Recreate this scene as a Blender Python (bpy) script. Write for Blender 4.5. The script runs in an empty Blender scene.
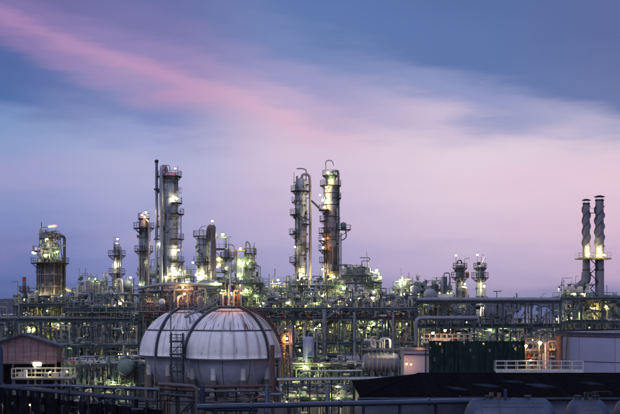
import bpy, math, random
from mathutils import Vector, Matrix

# ------------------------------------------------------------------ camera, sky, sun, exposure
scene = bpy.context.scene
C = scene.collection
R = math.radians
FPX, HOR, CAMZ = 1200.0, 303.0, 18.0        # focal length in photo pixels, horizon row, eye height (m)

cam_data = bpy.data.cameras.new('camera')
cam_data.sensor_width = 36.0
cam_data.lens = FPX / 620.0 * 36.0
cam_data.shift_y = (HOR - 207.0) / 620.0
cam_data.clip_start = 1.0
cam_data.clip_end = 40000.0
cam = bpy.data.objects.new('camera', cam_data)
C.objects.link(cam)
cam.location = (0, 0, CAMZ)
cam.rotation_euler = (R(90), 0, 0)
scene.camera = cam

scene.view_settings.view_transform = 'Standard'
scene.view_settings.look = 'None'
scene.view_settings.exposure = 0.0
scene.view_settings.gamma = 1.0
scene.view_settings.use_curve_mapping = False
scene.cycles.use_denoising = True
scene.cycles.max_bounces = 5
scene.cycles.diffuse_bounces = 3
scene.cycles.glossy_bounces = 3
scene.cycles.sample_clamp_indirect = 4.0
scene.cycles.caustics_reflective = False
scene.cycles.caustics_refractive = False

def lin(c):
    return tuple(((v / 255.0) / 12.92 if v / 255.0 <= 0.04045 else ((v / 255.0 + 0.055) / 1.055) ** 2.4) for v in c[:3])

class NT:
    """small helper round a node tree"""
    def __init__(self, tree):
        self.t = tree; self.n = tree.nodes; self.l = tree.links
    def new(self, typ, **kw):
        nd = self.n.new(typ)
        for k, v in kw.items(): setattr(nd, k, v)
        return nd
    def put(self, sock, v):
        if isinstance(v, bpy.types.NodeSocket): self.l.new(v, sock)
        else: sock.default_value = v
    def math(self, op, a, b=None, c=None, clamp=False):
        nd = self.new('ShaderNodeMath', operation=op, use_clamp=clamp)
        for i, v in enumerate((a, b, c)):
            if v is not None: self.put(nd.inputs[i], v)
        return nd.outputs[0]
    def step(self, v, a, b):
        nd = self.new('ShaderNodeMapRange', interpolation_type='SMOOTHSTEP')
        self.put(nd.inputs[0], v)
        nd.inputs[1].default_value = a; nd.inputs[2].default_value = b
        nd.inputs[3].default_value = 0; nd.inputs[4].default_value = 1
        return nd.outputs[0]
    def mix(self, f, a, b, blend='MIX'):
        nd = self.new('ShaderNodeMix', data_type='RGBA', blend_type=blend)
        self.put(nd.inputs[0], f)
        for s, v in ((nd.inputs[6], a), (nd.inputs[7], b)):
            if isinstance(v, tuple) and len(v) == 3: v = v + (1,)
            self.put(s, v)
        return nd.outputs[2]
    def ramp(self, f, stops, interp='EASE'):
        nd = self.new('ShaderNodeValToRGB')
        cr = nd.color_ramp; cr.interpolation = interp
        while len(cr.elements) < len(stops): cr.elements.new(0.5)
        for e, (p, c) in zip(cr.elements, stops):
            e.position = p; e.color = tuple(c) + (1,)
        self.put(nd.inputs[0], f)
        return nd.outputs[0]
    def noise(self, vec, scale, detail=3, rough=0.5, dist=0.0):
        nd = self.new('ShaderNodeTexNoise')
        if vec is not None: self.l.new(vec, nd.inputs['Vector'])
        nd.inputs['Scale'].default_value = scale; nd.inputs['Detail'].default_value = detail
        nd.inputs['Roughness'].default_value = rough; nd.inputs['Distortion'].default_value = dist
        return nd.outputs[0]
    def mapping(self, vec, scale=(1, 1, 1), rot=(0, 0, 0), loc=(0, 0, 0)):
        nd = self.new('ShaderNodeMapping')
        self.l.new(vec, nd.inputs[0])
        nd.inputs['Scale'].default_value = scale; nd.inputs['Rotation'].default_value = rot
        nd.inputs['Location'].default_value = loc
        return nd.outputs[0]

SUN_ELEV, SUN_AZ = R(50.0), R(205.0)           # the after-glow behind the viewer, a broad soft source
world = bpy.data.worlds.new('World'); scene.world = world
world.use_nodes = True
def soft(c, k=0.03):
    g = 0.3 * c[0] + 0.5 * c[1] + 0.2 * c[2]
    return tuple(min(255, (v * (1 - k) + g * k) * 1.0) for v in c)
def build_sky():
    w = NT(world.node_tree)
    w.n.clear()
    out = w.new('ShaderNodeOutputWorld')
    tc = w.new('ShaderNodeTexCoord').outputs['Generated']
    sp = w.new('ShaderNodeSeparateXYZ'); w.l.new(tc, sp.inputs[0])
    x, y, z = sp.outputs
    hyp = w.math('MAXIMUM', w.math('SQRT', w.math('ADD', w.math('MULTIPLY', x, x), w.math('MULTIPLY', y, y))), 0.0005)
    azs = w.math('DIVIDE', x, hyp)                        # sine of azimuth: runs on smoothly all round
    els = w.math('DIVIDE', z, hyp)                        # tangent of elevation
    # soft drifting warp so that no cloud edge is straight
    n1 = w.noise(w.mapping(tc, scale=(5, 5, 22), rot=(0, R(14), 0)), 1.0, 5, 0.55)
    n2 = w.noise(w.mapping(tc, scale=(9, 9, 60), rot=(0, R(16), 0), loc=(3, 1, 7)), 1.0, 6, 0.6)
    warp = w.math('ADD', w.math('MULTIPLY', w.math('SUBTRACT', n1, 0.5), 70.0), w.math('MULTIPLY', w.math('SUBTRACT', n2, 0.5), 42.0))
    Y = w.math('ADD', w.math('SUBTRACT', HOR, w.math('MULTIPLY', els, 1200.0)), warp)
    Y = w.math('MAXIMUM', Y, -400.0)
    X = w.math('ADD', w.math('MULTIPLY', azs, 1200.0), 310.0)
    X = w.math('MINIMUM', w.math('MAXIMUM', X, -60.0), 680.0)
    u = w.math('DIVIDE', X, 620.0, clamp=True)
    Y0 = w.math('SUBTRACT', Y, w.math('MULTIPLY', w.math('SUBTRACT', X, 310.0), 0.33))
    P5 = (0.0, 0.25, 0.5, 0.75, 1.0)
    def rows(coord, table):
        col = None; prev = None
        for yy, cols in table:
            c = w.ramp(u, [(p, lin(soft(k))) for p, k in zip(P5, cols)])
            if col is None: col = c
            else: col = w.mix(w.step(coord, prev, yy), col, c)
            prev = yy
        return col
    A = rows(Y0, SKY_UPPER)
    B = rows(Y, SKY_LOWER)
    col = w.mix(w.step(Y, 122.0, 168.0), A, B)
    mot = w.noise(w.mapping(tc, scale=(7, 7, 30), rot=(0, R(5), 0), loc=(1, 9, 2)), 1.0, 4, 0.5)
    col = w.mix(w.math('MULTIPLY', w.math('MULTIPLY', w.step(mot, 0.45, 0.72), 0.13), w.step(Y, 120.0, 180.0)), col, lin((226, 180, 206)))
    bg = w.new('ShaderNodeBackground'); w.l.new(col, bg.inputs[0]); bg.inputs[1].default_value = 1.0
    sky = w.new('ShaderNodeTexSky', sky_type='NISHITA')
    sky.sun_disc = False; sky.sun_elevation = R(0.5); sky.sun_rotation = SUN_AZ
    bg2 = w.new('ShaderNodeBackground'); w.l.new(sky.outputs[0], bg2.inputs[0]); bg2.inputs[1].default_value = 0.012
    add = w.new('ShaderNodeAddShader'); w.l.new(bg.outputs[0], add.inputs[0]); w.l.new(bg2.outputs[0], add.inputs[1])
    w.l.new(add.outputs[0], out.inputs[0])
SKY_UPPER = [
    (-60, [(92, 94, 152), (94, 106, 162), (88, 114, 170), (84, 110, 166), (90, 105, 160)]),
    (10,  [(94, 97, 154), (99, 110, 166), (92, 119, 175), (90, 116, 172), (104, 119, 171)]),
    (48,  [(98, 97, 155), (104, 110, 168), (114, 134, 187), (142, 150, 197), (180, 174, 206)]),
    (86,  [(106, 100, 159), (118, 116, 174), (154, 152, 199), (206, 190, 215), (220, 199, 216)]),
    (112, [(126, 112, 169), (144, 130, 184), (190, 170, 206), (221, 203, 221), (227, 203, 217)]),
    (132, [(160, 128, 180), (184, 147, 190), (216, 182, 208), (223, 205, 222), (227, 203, 217)]),
    (150, [(132, 116, 173), (156, 142, 191), (212, 188, 213), (223, 206, 222), (227, 202, 216)]),
    (170, [(76, 100, 162), (126, 138, 192), (214, 191, 215), (223, 206, 222), (227, 202, 216)]),
    (198, [(74, 106, 168), (152, 160, 207), (213, 191, 215), (223, 206, 222), (227, 202, 216)]),
    (234, [(118, 145, 196), (174, 177, 214), (213, 191, 215), (223, 206, 222), (227, 202, 216)]),
]
SKY_LOWER = [
    (126, [(122, 154, 203), (162, 174, 215), (214, 192, 217), (224, 204, 222), (176, 174, 206)]),
    (150, [(136, 157, 205), (170, 176, 216), (216, 196, 219), (226, 208, 225), (216, 196, 216)]),
    (180, [(142, 153, 203), (170, 173, 214), (210, 192, 218), (226, 205, 224), (230, 202, 218)]),
    (230, [(122, 138, 195), (156, 160, 207), (194, 180, 213), (213, 193, 218), (220, 190, 213)]),
    (265, [(102, 120, 182), (136, 144, 198), (174, 168, 208), (196, 180, 212), (200, 176, 208)]),
    (303, [(74, 96, 160), (100, 116, 176), (148, 148, 196), (168, 160, 200), (150, 146, 192)]),
]
build_sky()

sun_data = bpy.data.lights.new('sun', 'SUN')
sun_data.energy = 1.05; sun_data.angle = R(50); sun_data.color = (0.86, 0.88, 1.0)
sun = bpy.data.objects.new('sun', sun_data); C.objects.link(sun)
sun.rotation_euler = (R(90) - SUN_ELEV, 0, R(180) - SUN_AZ)
sun.location = (0, 0, 80)

# ------------------------------------------------------------------ helpers
def W(px, py, Y):
    """a point seen at photo pixel (px, py) standing Y metres away"""
    return Vector(((px - 310.0) * Y / FPX, Y, CAMZ - (py - HOR) * Y / FPX))
def X_(px, Y): return (px - 310.0) * Y / FPX
def Z_(py, Y): return CAMZ - (py - HOR) * Y / FPX

class MB:
    """collects shapes into one mesh"""
    def __init__(s): s.v = []; s.f = []; s.sm = []
    def face(s, idx, smooth=False): s.f.append(idx); s.sm.append(smooth)
    def box(s, c, d, rz=0.0):
        b = len(s.v); cx, cy, cz = c; hx, hy, hz = d[0] / 2, d[1] / 2, d[2] / 2
        cs, sn = math.cos(rz), math.sin(rz)
        for k in range(8):
            x = hx if k & 1 else -hx; y = hy if k & 2 else -hy; z = hz if k & 4 else -hz
            s.v.append((cx + x * cs - y * sn, cy + x * sn + y * cs, cz + z))
        for q in ((0, 2, 3, 1), (4, 5, 7, 6), (0, 1, 5, 4), (2, 6, 7, 3), (0, 4, 6, 2), (1, 3, 7, 5)):
            s.face([b + i for i in q])
        return s
    def bar(s, p0, p1, w, h=None):
        """square bar between two points"""
        h = h or w
        p0 = Vector(p0); p1 = Vector(p1); d = p1 - p0
        if d.length < 1e-5: return s
        d.normalize()
        up = Vector((0, 0, 1)) if abs(d.z) < 0.95 else Vector((0, 1, 0))
        a = d.cross(up).normalized() * (w / 2); c = a.cross(d).normalized() * (h / 2)
        b = len(s.v)
        for p in (p0, p1):
            for q in (-a - c, a - c, a + c, -a + c): s.v.append(tuple(p + q))
        for q in ((0, 1, 2, 3), (7, 6, 5, 4), (0, 4, 5, 1), (1, 5, 6, 2), (2, 6, 7, 3), (3, 7, 4, 0)):
            s.face([b + i for i in q])
        return s
    def ibeam(s, p0, p1, w, h):
        """rolled I section between two points, web upright"""
        p0 = Vector(p0); p1 = Vector(p1); d = (p1 - p0).normalized()
        up = Vector((0, 0, 1)) if abs(d.z) < 0.95 else Vector((0, 1, 0))
        a = d.cross(up).normalized(); c = a.cross(d).normalized()
        t = h * 0.09
        o = c * (h / 2 - t / 2)
        s.bar(p0 + o, p1 + o, w, t); s.bar(p0 - o, p1 - o, w, t)
        s.bar(p0, p1, t, h - 2 * t - 0.004)
        return s
    def ring(s, c, a, b2, r, n):
        i0 = len(s.v)
        for k in range(n):
            t = 2 * math.pi * k / n
            s.v.append(tuple(c + a * (r * math.cos(t)) + b2 * (r * math.sin(t))))
        return i0
    def skin(s, i0, i1, n, smooth=True):
        for k in range(n):
            s.face([i0 + k, i0 + (k + 1) % n, i1 + (k + 1) % n, i1 + k], smooth)
    def cyl(s, p0, p1, r0, r1=None, n=12, caps=True):
        r1 = r0 if r1 is None else r1
        p0 = Vector(p0); p1 = Vector(p1); d = (p1 - p0).normalized()
        up = Vector((0, 0, 1)) if abs(d.z) < 0.95 else Vector((0, 1, 0))
        a = d.cross(up).normalized(); b2 = d.cross(a)
        i0 = s.ring(p0, a, b2, r0, n); i1 = s.ring(p1, a, b2, r1, n)
        s.skin(i1, i0, n)
        if caps:
            j0 = s.ring(p0, a, b2, r0, n); s.face([j0 + k for k in range(n)])
            j1 = s.ring(p1, a, b2, r1, n); s.face([j1 + n - 1 - k for k in range(n)])
        return s
    def tube(s, pts, r, n=10, bend=None, caps=True):
        """round pipe through points with swept elbows"""
        pts = [Vector(p) for p in pts]
        bend = r * 3 if bend is None else bend
        path = [pts[0]]
        for i in range(1, len(pts) - 1):
            a, b, c = pts[i - 1], pts[i], pts[i + 1]
            l = min(bend, (b - a).length * 0.49, (c - b).length * 0.49)
            q0 = b + (a - b).normalized() * l; q1 = b + (c - b).normalized() * l
            for k in range(6):
                t = k / 5.0
                path.append(q0 * ((1 - t) ** 2) + b * (2 * t * (1 - t)) + q1 * (t * t))
        path.append(pts[-1])
        d = (path[1] - path[0]).normalized()
        up = Vector((0, 0, 1)) if abs(d.z) < 0.95 else Vector((0, 1, 0))
        a = d.cross(up).normalized()
        prev = None; first = None
        for i, p in enumerate(path):
            d = (path[min(i + 1, len(path) - 1)] - path[max(i - 1, 0)])
            if d.length < 1e-6: continue
            d.normalize()
            a = (a - d * a.dot(d)).normalized(); b2 = d.cross(a)
            i0 = s.ring(p, a, b2, r, n)
            if prev is not None: s.skin(i0, prev, n)
            else: first = i0
            prev = i0
        if caps:
            for i0, rev in ((first, True), (prev, False)):
                j = len(s.v)
                for k in range(n): s.v.append(s.v[i0 + k])
                idx = [j + k for k in range(n)]
                s.face(idx if rev else idx[::-1])
        return s
    def lathe(s, prof, o=(0, 0, 0), n=24, axis='z', smooth=True):
        """turned shape; prof is (radius, height) from bottom to top"""
        o = Vector(o)
        ax = {'z': (Vector((1, 0, 0)), Vector((0, 1, 0)), Vector((0, 0, 1))),
              'x': (Vector((0, 1, 0)), Vector((0, 0, 1)), Vector((1, 0, 0))),
              'y': (Vector((0, 0, 1)), Vector((1, 0, 0)), Vector((0, 1, 0)))}[axis]
        prev = None
        for r, h in prof:
            c = o + ax[2] * h
            if r < 1e-4:
                i0 = len(s.v); s.v.append(tuple(c)); cur = (i0, 1)
            else:
                cur = (s.ring(c, ax[0], ax[1], r, n), n)
            if prev:
                if prev[1] == n and cur[1] == n: s.skin(prev[0], cur[0], n, smooth)
                elif prev[1] == 1 and cur[1] == n:
                    for k in range(n): s.face([prev[0], cur[0] + (k + 1) % n, cur[0] + k], smooth)
                elif prev[1] == n:
                    for k in range(n): s.face([prev[0] + k, prev[0] + (k + 1) % n, cur[0]], smooth)
            prev = cur
        return s
    def ball(s, c, r, n=12, m=7):
        return s.lathe([(r * math.sin(math.pi * k / m), -r * math.cos(math.pi * k / m)) for k in range(m + 1)], c, n)
    def torus(s, c, r, t, n=16, m=6, axis='z'):
        prof = [(r + t * math.cos(2 * math.pi * k / m), t * math.sin(2 * math.pi * k / m)) for k in range(m + 1)]
        return s.lathe(prof, c, n, axis)
    def mesh(s, name, mat):
        me = bpy.data.meshes.new(name)
        me.from_pydata(s.v, [], s.f)
        me.polygons.foreach_set('use_smooth', s.sm)
        me.materials.append(M[mat] if isinstance(mat, str) else mat)
        me.update()
        return me

def obj(name, mesh, parent=None, loc=(0, 0, 0), rz=0.0, mat=None):
    if isinstance(mesh, MB): mesh = mesh.mesh(name, mat)
    o = bpy.data.objects.new(name, mesh); C.objects.link(o)
    o.location = loc
    if rz: o.rotation_euler = (0, 0, rz)
    if parent is not None: o.parent = parent
    return o
def thing(name, label, cat, loc=(0, 0, 0), group=None, rz=0.0):
    o = bpy.data.objects.new(name, None); C.objects.link(o)
    o.location = loc; o.rotation_euler = (0, 0, rz); o.empty_display_size = 0.5
    o['label'] = label; o['category'] = cat; o['kind'] = 'thing'
    if group: o['group'] = group
    return o
def tag(o, label, cat, group=None):
    o['label'] = label; o['category'] = cat
    if group: o['group'] = group
    return o
def kind(o, k): o['kind'] = k; return o
_cache = {}
def cached(key, fn):
    if key not in _cache: _cache[key] = fn()
    return _cache[key]
ORD = ['first', 'second', 'third', 'fourth', 'fifth', 'sixth', 'seventh', 'eighth', 'ninth', 'tenth', 'eleventh', 'twelfth',
       'thirteenth', 'fourteenth', 'fifteenth', 'sixteenth', 'seventeenth', 'eighteenth', 'nineteenth', 'twentieth',
       'twenty-first', 'twenty-second', 'twenty-third', 'twenty-fourth', 'twenty-fifth', 'twenty-sixth', 'twenty-seventh',
       'twenty-eighth', 'twenty-ninth', 'thirtieth']

# ------------------------------------------------------------------ materials
M = {}
def paint(name, col, rough=0.5, metal=0.0, var=0.25, streak=0.35, dirt=(0.05, 0.04, 0.035), bump=0.15, scale=1.0, rnd=0.18, rust=0.0):
    m = bpy.data.materials.new(name); m.use_nodes = True
    w = NT(m.node_tree); bs = w.n['Principled BSDF']
    tc = w.new('ShaderNodeTexCoord').outputs['Object']
    info = w.new('ShaderNodeObjectInfo')
    off = w.new('ShaderNodeVectorMath', operation='ADD')
    w.l.new(tc, off.inputs[0])
    cmb = w.new('ShaderNodeCombineXYZ')
    rr = w.math('MULTIPLY', info.outputs['Random'], 37.0)
    for i in range(3): w.l.new(rr, cmb.inputs[i])
    w.l.new(cmb.outputs[0], off.inputs[1])
    v = off.outputs[0]
    n = w.noise(v, 0.7 * scale, 5, 0.6)
    fine = w.noise(v, 6.0 * scale, 4, 0.6)
    st = w.noise(w.mapping(v, scale=(2.2 * scale, 2.2 * scale, 0.16 * scale)), 1.0, 4, 0.65)
    c0 = tuple(col); c1 = tuple(k * (1 - var) for k in col)
    base = w.mix(w.step(n, 0.35, 0.68), c0, c1)
    base = w.mix(w.math('MULTIPLY', w.step(st, 0.52, 0.74), streak), base, tuple(dirt))
    if rust:
        rn = w.noise(w.mapping(v, scale=(1.2, 1.2, 0.5), loc=(5, 2, 1)), 1.0, 6, 0.7)
        base = w.mix(w.math('MULTIPLY', w.step(rn, 0.55, 0.66), rust), base, (0.16, 0.06, 0.025))
    val = w.math('ADD', 1.0 - rnd, w.math('MULTIPLY', info.outputs['Random'], 2 * rnd))
    hsv = w.new('ShaderNodeHueSaturation'); w.l.new(base, hsv.inputs['Color']); w.l.new(val, hsv.inputs['Value'])
    w.l.new(hsv.outputs[0], bs.inputs['Base Color'])
    w.l.new(w.math('ADD', rough - 0.1, w.math('MULTIPLY', fine, 0.22)), bs.inputs['Roughness'])
    bs.inputs['Metallic'].default_value = metal
    if bump:
        b = w.new('ShaderNodeBump'); b.inputs['Strength'].default_value = bump; b.inputs['Distance'].default_value = 0.03
        w.l.new(fine, b.inputs['Height']); w.l.new(b.outputs[0], bs.inputs['Normal'])
    if name in ('dark_roof', 'bank', 'skylight', 'netting'): bs.inputs['Specular IOR Level'].default_value = 0.0
    M[name] = m
    return m
paint('white', (0.74, 0.74, 0.74), 0.45)
paint('off_white', (0.60, 0.60, 0.57), 0.5, rust=0.25)
paint('cream', (0.62, 0.58, 0.46), 0.5)
paint('insulation', (0.36, 0.40, 0.47), 0.52, 0.15, streak=0.5)
paint('cladding', (0.42, 0.45, 0.52), 0.5, 0.2, streak=0.55, rust=0.12)
paint('grey', (0.20, 0.215, 0.24), 0.5)
paint('blue_grey', (0.15, 0.19, 0.27), 0.5)
paint('green_steel', (0.050, 0.086, 0.095), 0.55, rust=0.15)
paint('pale_green', (0.20, 0.29, 0.26), 0.5, rust=0.15)
paint('steel', (0.060, 0.075, 0.092), 0.5, 0.3, rust=0.25)
paint('dark_steel', (0.020, 0.024, 0.032), 0.6, 0.2, rust=0.2)
paint('galvanised', (0.25, 0.285, 0.32), 0.5, 0.3)
paint('rusty', (0.12, 0.075, 0.065), 0.75, rust=0.35)
paint('brown', (0.135, 0.115, 0.12), 0.6, rust=0.12)
paint('rose_brown', (0.33, 0.28, 0.285), 0.55, rust=0.15)
paint('yellow', (0.55, 0.40, 0.08), 0.5)
paint('red', (0.42, 0.06, 0.04), 0.5)
paint('concrete', (0.16, 0.16, 0.165), 0.85, streak=0.5)
paint('shed_wall', (0.24, 0.145, 0.155), 0.6, streak=0.3, rnd=0.1)
paint('shed_roof', (0.10, 0.11, 0.14), 0.6)
paint('dark_roof', (0.0095, 0.0085, 0.010), 0.85, streak=0.3, rnd=0.12)
paint('gutter_blue', (0.026, 0.044, 0.088), 0.5, 0.1)
paint('skylight', (0.026, 0.040, 0.058), 0.4, streak=0.3, rnd=0.4)
paint('netting', (0.018, 0.040, 0.036), 0.8, var=0.45, rnd=0.3)
paint('tank_white', (0.32, 0.36, 0.54), 0.5, streak=0.06, var=0.07, rnd=0.03, bump=0.05)
paint('stack_grey', (0.25, 0.245, 0.29), 0.55, streak=0.6, rust=0.15)
paint('hill', (0.05, 0.065, 0.06), 0.95, scale=0.004, bump=0)
paint('vault', (0.06, 0.085, 0.14), 0.55, streak=0.75, dirt=(0.02, 0.022, 0.03), scale=1.4)
paint('scrub', (0.035, 0.045, 0.03), 0.9, rnd=0.4)

def shade_paint(name, lo, hi, amt):
    """white sunshade plates: chalky, faint soot and a few long rust runs"""
    m = paint(name, (0.86, 0.85, 0.87), 0.5, streak=0.14, rnd=0.05, var=0.12)
    w = NT(m.node_tree); bs = w.n['Principled BSDF']
    src = bs.inputs['Base Color'].links[0].from_socket
    tc = w.new('ShaderNodeTexCoord').outputs['Object']
    info = w.new('ShaderNodeObjectInfo')
    sp = w.new('ShaderNodeSeparateXYZ'); w.l.new(tc, sp.inputs[0])
    # run marks: narrow in azimuth, long down the slope, only on some plates
    ang = w.math('ARCTAN2', sp.outputs[0], w.math('MULTIPLY', sp.outputs[1], -1.0))
    cmb = w.new('ShaderNodeCombineXYZ')
    w.l.new(w.math('MULTIPLY', ang, 16.0), cmb.inputs[0])
    w.l.new(w.math('MULTIPLY', sp.outputs[2], 0.22), cmb.inputs[1])
    w.l.new(w.math('MULTIPLY', info.outputs['Random'], 91.0), cmb.inputs[2])
    n = w.noise(cmb.outputs[0], 1.6, 4, 0.55, 0.3)
    f = w.math('MULTIPLY', w.step(n, lo, hi), amt)
    w.l.new(w.mix(f, src, (0.17, 0.055, 0.04)), bs.inputs['Base Color'])
shade_paint('shade_plate', 0.65, 0.71, 0.8)
shade_paint('shade_plate_rusty', 0.535, 0.62, 0.95)
paint('ball_shell', (0.44, 0.48, 0.58), 0.55, streak=0.4, dirt=(0.15, 0.15, 0.17), rust=0.0, rnd=0.05)

def ground_mat():
    m = bpy.data.materials.new('ground'); m.use_nodes = True
    w = NT(m.node_tree); bs = w.n['Principled BSDF']
    tc = w.new('ShaderNodeTexCoord').outputs['Object']
    a = w.noise(tc, 0.02, 6, 0.6); b = w.noise(tc, 0.6, 5, 0.65)
    c = w.mix(w.step(a, 0.4, 0.62), (0.040, 0.040, 0.042), (0.075, 0.07, 0.062))
    c = w.mix(w.math('MULTIPLY', b, 0.6), c, (0.028, 0.03, 0.026))
    w.l.new(c, bs.inputs['Base Color']); bs.inputs['Roughness'].default_value = 0.8
    bp = w.new('ShaderNodeBump'); bp.inputs['Strength'].default_value = 0.4; bp.inputs['Distance'].default_value = 0.2
    w.l.new(b, bp.inputs['Height']); w.l.new(bp.outputs[0], bs.inputs['Normal'])
    M['ground'] = m
ground_mat()
def emit(name, col, strength):
    m = bpy.data.materials.new(name); m.use_nodes = True
    w = NT(m.node_tree); w.n.clear()
    o = w.new('ShaderNodeOutputMaterial'); e = w.new('ShaderNodeEmission')
    e.inputs[0].default_value = tuple(col) + (1,); e.inputs[1].default_value = strength
    w.l.new(e.outputs[0], o.inputs[0])
    M[name] = m
LAMP = 8.0
emit('glow_green', (0.98, 1.0, 0.33), 66 * LAMP)     # old mercury lamps
emit('glow_yellow', (1.0, 0.80, 0.32), 52 * LAMP)
emit('glow_white', (1.0, 0.84, 0.48), 66 * LAMP)
emit('glow_orange', (1.0, 0.42, 0.10), 34 * LAMP)
emit('glow_red', (1.0, 0.14, 0.06), 18 * LAMP)
def flame_mat():
    m = bpy.data.materials.new('flame'); m.use_nodes = True
    w = NT(m.node_tree); w.n.clear()
    o = w.new('ShaderNodeOutputMaterial'); v = w.new('ShaderNodeVolumePrincipled')
    tc = w.new('ShaderNodeTexCoord').outputs['Object']
    n = w.noise(w.mapping(tc, scale=(1.2, 3, 3)), 1.5, 4, 0.6)
    sp = w.new('ShaderNodeSeparateXYZ'); w.l.new(tc, sp.inputs[0])
    fade = w.math('SUBTRACT', 1.0, w.math('DIVIDE', sp.outputs[0], 3.0), clamp=True)
    v.inputs['Density'].default_value = 0.15
    w.l.new(w.math('MULTIPLY', w.math('MULTIPLY', w.step(n, 0.32, 0.6), fade), 9.0), v.inputs['Emission Strength'])
    v.inputs['Emission Color'].default_value = (1.0, 0.27, 0.05, 1)
    w.l.new(v.outputs[0], o.inputs['Volume'])
    M['flame'] = m
flame_mat()
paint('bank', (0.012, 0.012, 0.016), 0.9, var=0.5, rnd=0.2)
emit('glow_amber', (1.0, 0.40, 0.09), 5.0)
# ------------------------------------------------------------------ generators
rnd = random.Random(11)
def dome(r, h, up=1, k=7):
    """profile of a dished head"""
    pts = [(r * math.cos(math.pi / 2 * i / k), h * math.sin(math.pi / 2 * i / k)) for i in range(k + 1)]
    pts[-1] = (0, h)
    return pts

_ln = [0]
def lamp(parent, p, glow='glow_green', r=0.22, arm=(0, 0.5, 0.3), shade=None):
    """plant lamp: bracket with hood (or a deep shade that hides the bulb from the side), the bulb as its own piece"""
    _ln[0] += 1
    if shade is None: shade = r < 0.34 and p[2] < 21.5 and (_ln[0] * 7) % 10 < 7
    r = 0.045 + r * 0.36
    key = ('lamp', glow, round(r, 2), arm, shade)
    def mk():
        m = MB()
        if shade: m.cyl((0, 0, -r * 1.15), (0, 0, r * 1.1), r * 2.1, r * 1.25, 10, caps=False).cyl((0, 0, r * 1.1), (0, 0, r * 1.3), r * 1.25, r * 0.35, 10)
        else: m.cyl((0, 0, r * 0.75), (0, 0, r * 1.25), r * 0.9, r * 0.35, 10)
        m.tube([(0, 0, r * 1.2), (0, 0, r * 1.6), (arm[0], arm[1], r * 1.6 + arm[2])], 0.045, 6)
        b = MB(); b.ball((0, 0, 0), r, 8, 5)
        return m.mesh('lamp', 'steel'), b.mesh('bulb', glow)
    a, b = cached(key, mk)
    o = obj('lamp', a, parent, Vector(p) - parent_origin(parent))
    obj('bulb', b, o)
    return o
def parent_origin(o):
    v = Vector((0, 0, 0))
    while o is not None:
        v = v + o.location; o = o.parent
    return v

def ring_platform(parent, z, r, w, a0=0, a1=360, rail=True, mat='green_steel', h=1.1):
    """gallery round a column, brackets below, rail as a sub-part"""
    full = abs(a1 - a0) >= 360
    n = max(5, int(abs(a1 - a0) / 18))
    m = MB()
    ri, ro = r + 0.03, r + w
    def P(a, rr, zz): return (rr * math.cos(a), rr * math.sin(a), zz)
    ang = [R(a0 + (a1 - a0) * i / n) for i in range(n + 1)]
    for i in range(n):
        a, b = ang[i], ang[i + 1]
        q = len(m.v)
        for zz in (z - 0.14, z):
            for (aa, rr) in ((a, ri), (a, ro), (b, ro), (b, ri)): m.v.append(P(aa, rr, zz))
        for f in ((3, 2, 1, 0), (4, 5, 6, 7), (1, 2, 6, 5), (0, 4, 7, 3)): m.face([q + k for k in f])
        if not full and i == 0: m.face([q + k for k in (0, 1, 5, 4)])
        if not full and i == n - 1: m.face([q + k for k in (2, 3, 7, 6)])
    for i in range(0, n + (0 if full else 1), 2):
        a = ang[i]
        m.bar(P(a, r, z - 0.15 - w * 0.8), P(a, r + w * 0.9, z - 0.15), 0.09)
    pl = obj('platform', m, parent, mat='dark_steel' if mat == 'green_steel' else mat)
    if rail:
        g = MB()
        for i in range(n + (0 if full else 1)):
            a = ang[i]; g.bar(P(a, ro - 0.05, z), P(a, ro - 0.05, z + h), 0.06)
            if i < n:
                b = ang[i + 1]
                g.bar(P(a, ro - 0.05, z + h), P(b, ro - 0.05, z + h), 0.07)
                g.bar(P(a, ro - 0.05, z + h * 0.5), P(b, ro - 0.05, z + h * 0.5), 0.045)
        obj('railing', g, pl, mat='steel' if mat != 'yellow' else 'yellow')
    return pl

def ladder(parent, x, y, z0, z1, ang, cage=True):
    """caged ladder standing at (x, y), facing outward along ang"""
    m = MB()
    dx, dy = math.cos(ang), math.sin(ang); tx, ty = -dy, dx
    for s in (-0.25, 0.25):
        m.bar((x + tx * s, y + ty * s, z0), (x + tx * s, y + ty * s, z1), 0.06)
    z = z0 + 0.3
    while z < z1:
        m.bar((x - tx * 0.25, y - ty * 0.25, z), (x + tx * 0.25, y + ty * 0.25, z), 0.035); z += 0.45
    if cage:
        z = z0 + 2.2
        while z < z1:
            pts = [(x + tx * 0.38 * math.cos(t) + dx * 0.65 * math.sin(t), y + ty * 0.38 * math.cos(t) + dy * 0.65 * math.sin(t), z)
                   for t in (0, 0.8, 1.57, 2.35, 3.14)]
            for i in range(4): m.bar(pts[i], pts[i + 1], 0.045)
            z += 1.0
        for t in (0.5, 1.57, 2.64):
            q = (x + tx * 0.38 * math.cos(t) + dx * 0.65 * math.sin(t), y + ty * 0.38 * math.cos(t) + dy * 0.65 * math.sin(t))
            if z1 - z0 > 2.4: m.bar((q[0], q[1], z0 + 2.2), (q[0], q[1], z1), 0.035)
    return obj('ladder', m, parent, mat='steel')

def rail_line(parent, pts, h=1.1, mat='steel', step=1.5, name='railing', t=0.06):
    """guard rail along a polyline, in the parent's own coordinates"""
    g = MB()
    pts = [Vector(p) for p in pts]
    up = Vector((0, 0, h))
    for a, b in zip(pts, pts[1:]):
        L = (b - a).length; k = max(1, int(L / step))
        for i in range(k + 1):
            p = a.lerp(b, i / k); g.bar(p, p + up, t)
        g.bar(a + up, b + up, t * 1.15); g.bar(a + up * 0.52, b + up * 0.52, t * 0.8)
        g.bar(a + Vector((0, 0, 0.08)), b + Vector((0, 0, 0.08)), t * 0.4, 0.14)
    return obj(name, g, parent, mat=mat)

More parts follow.
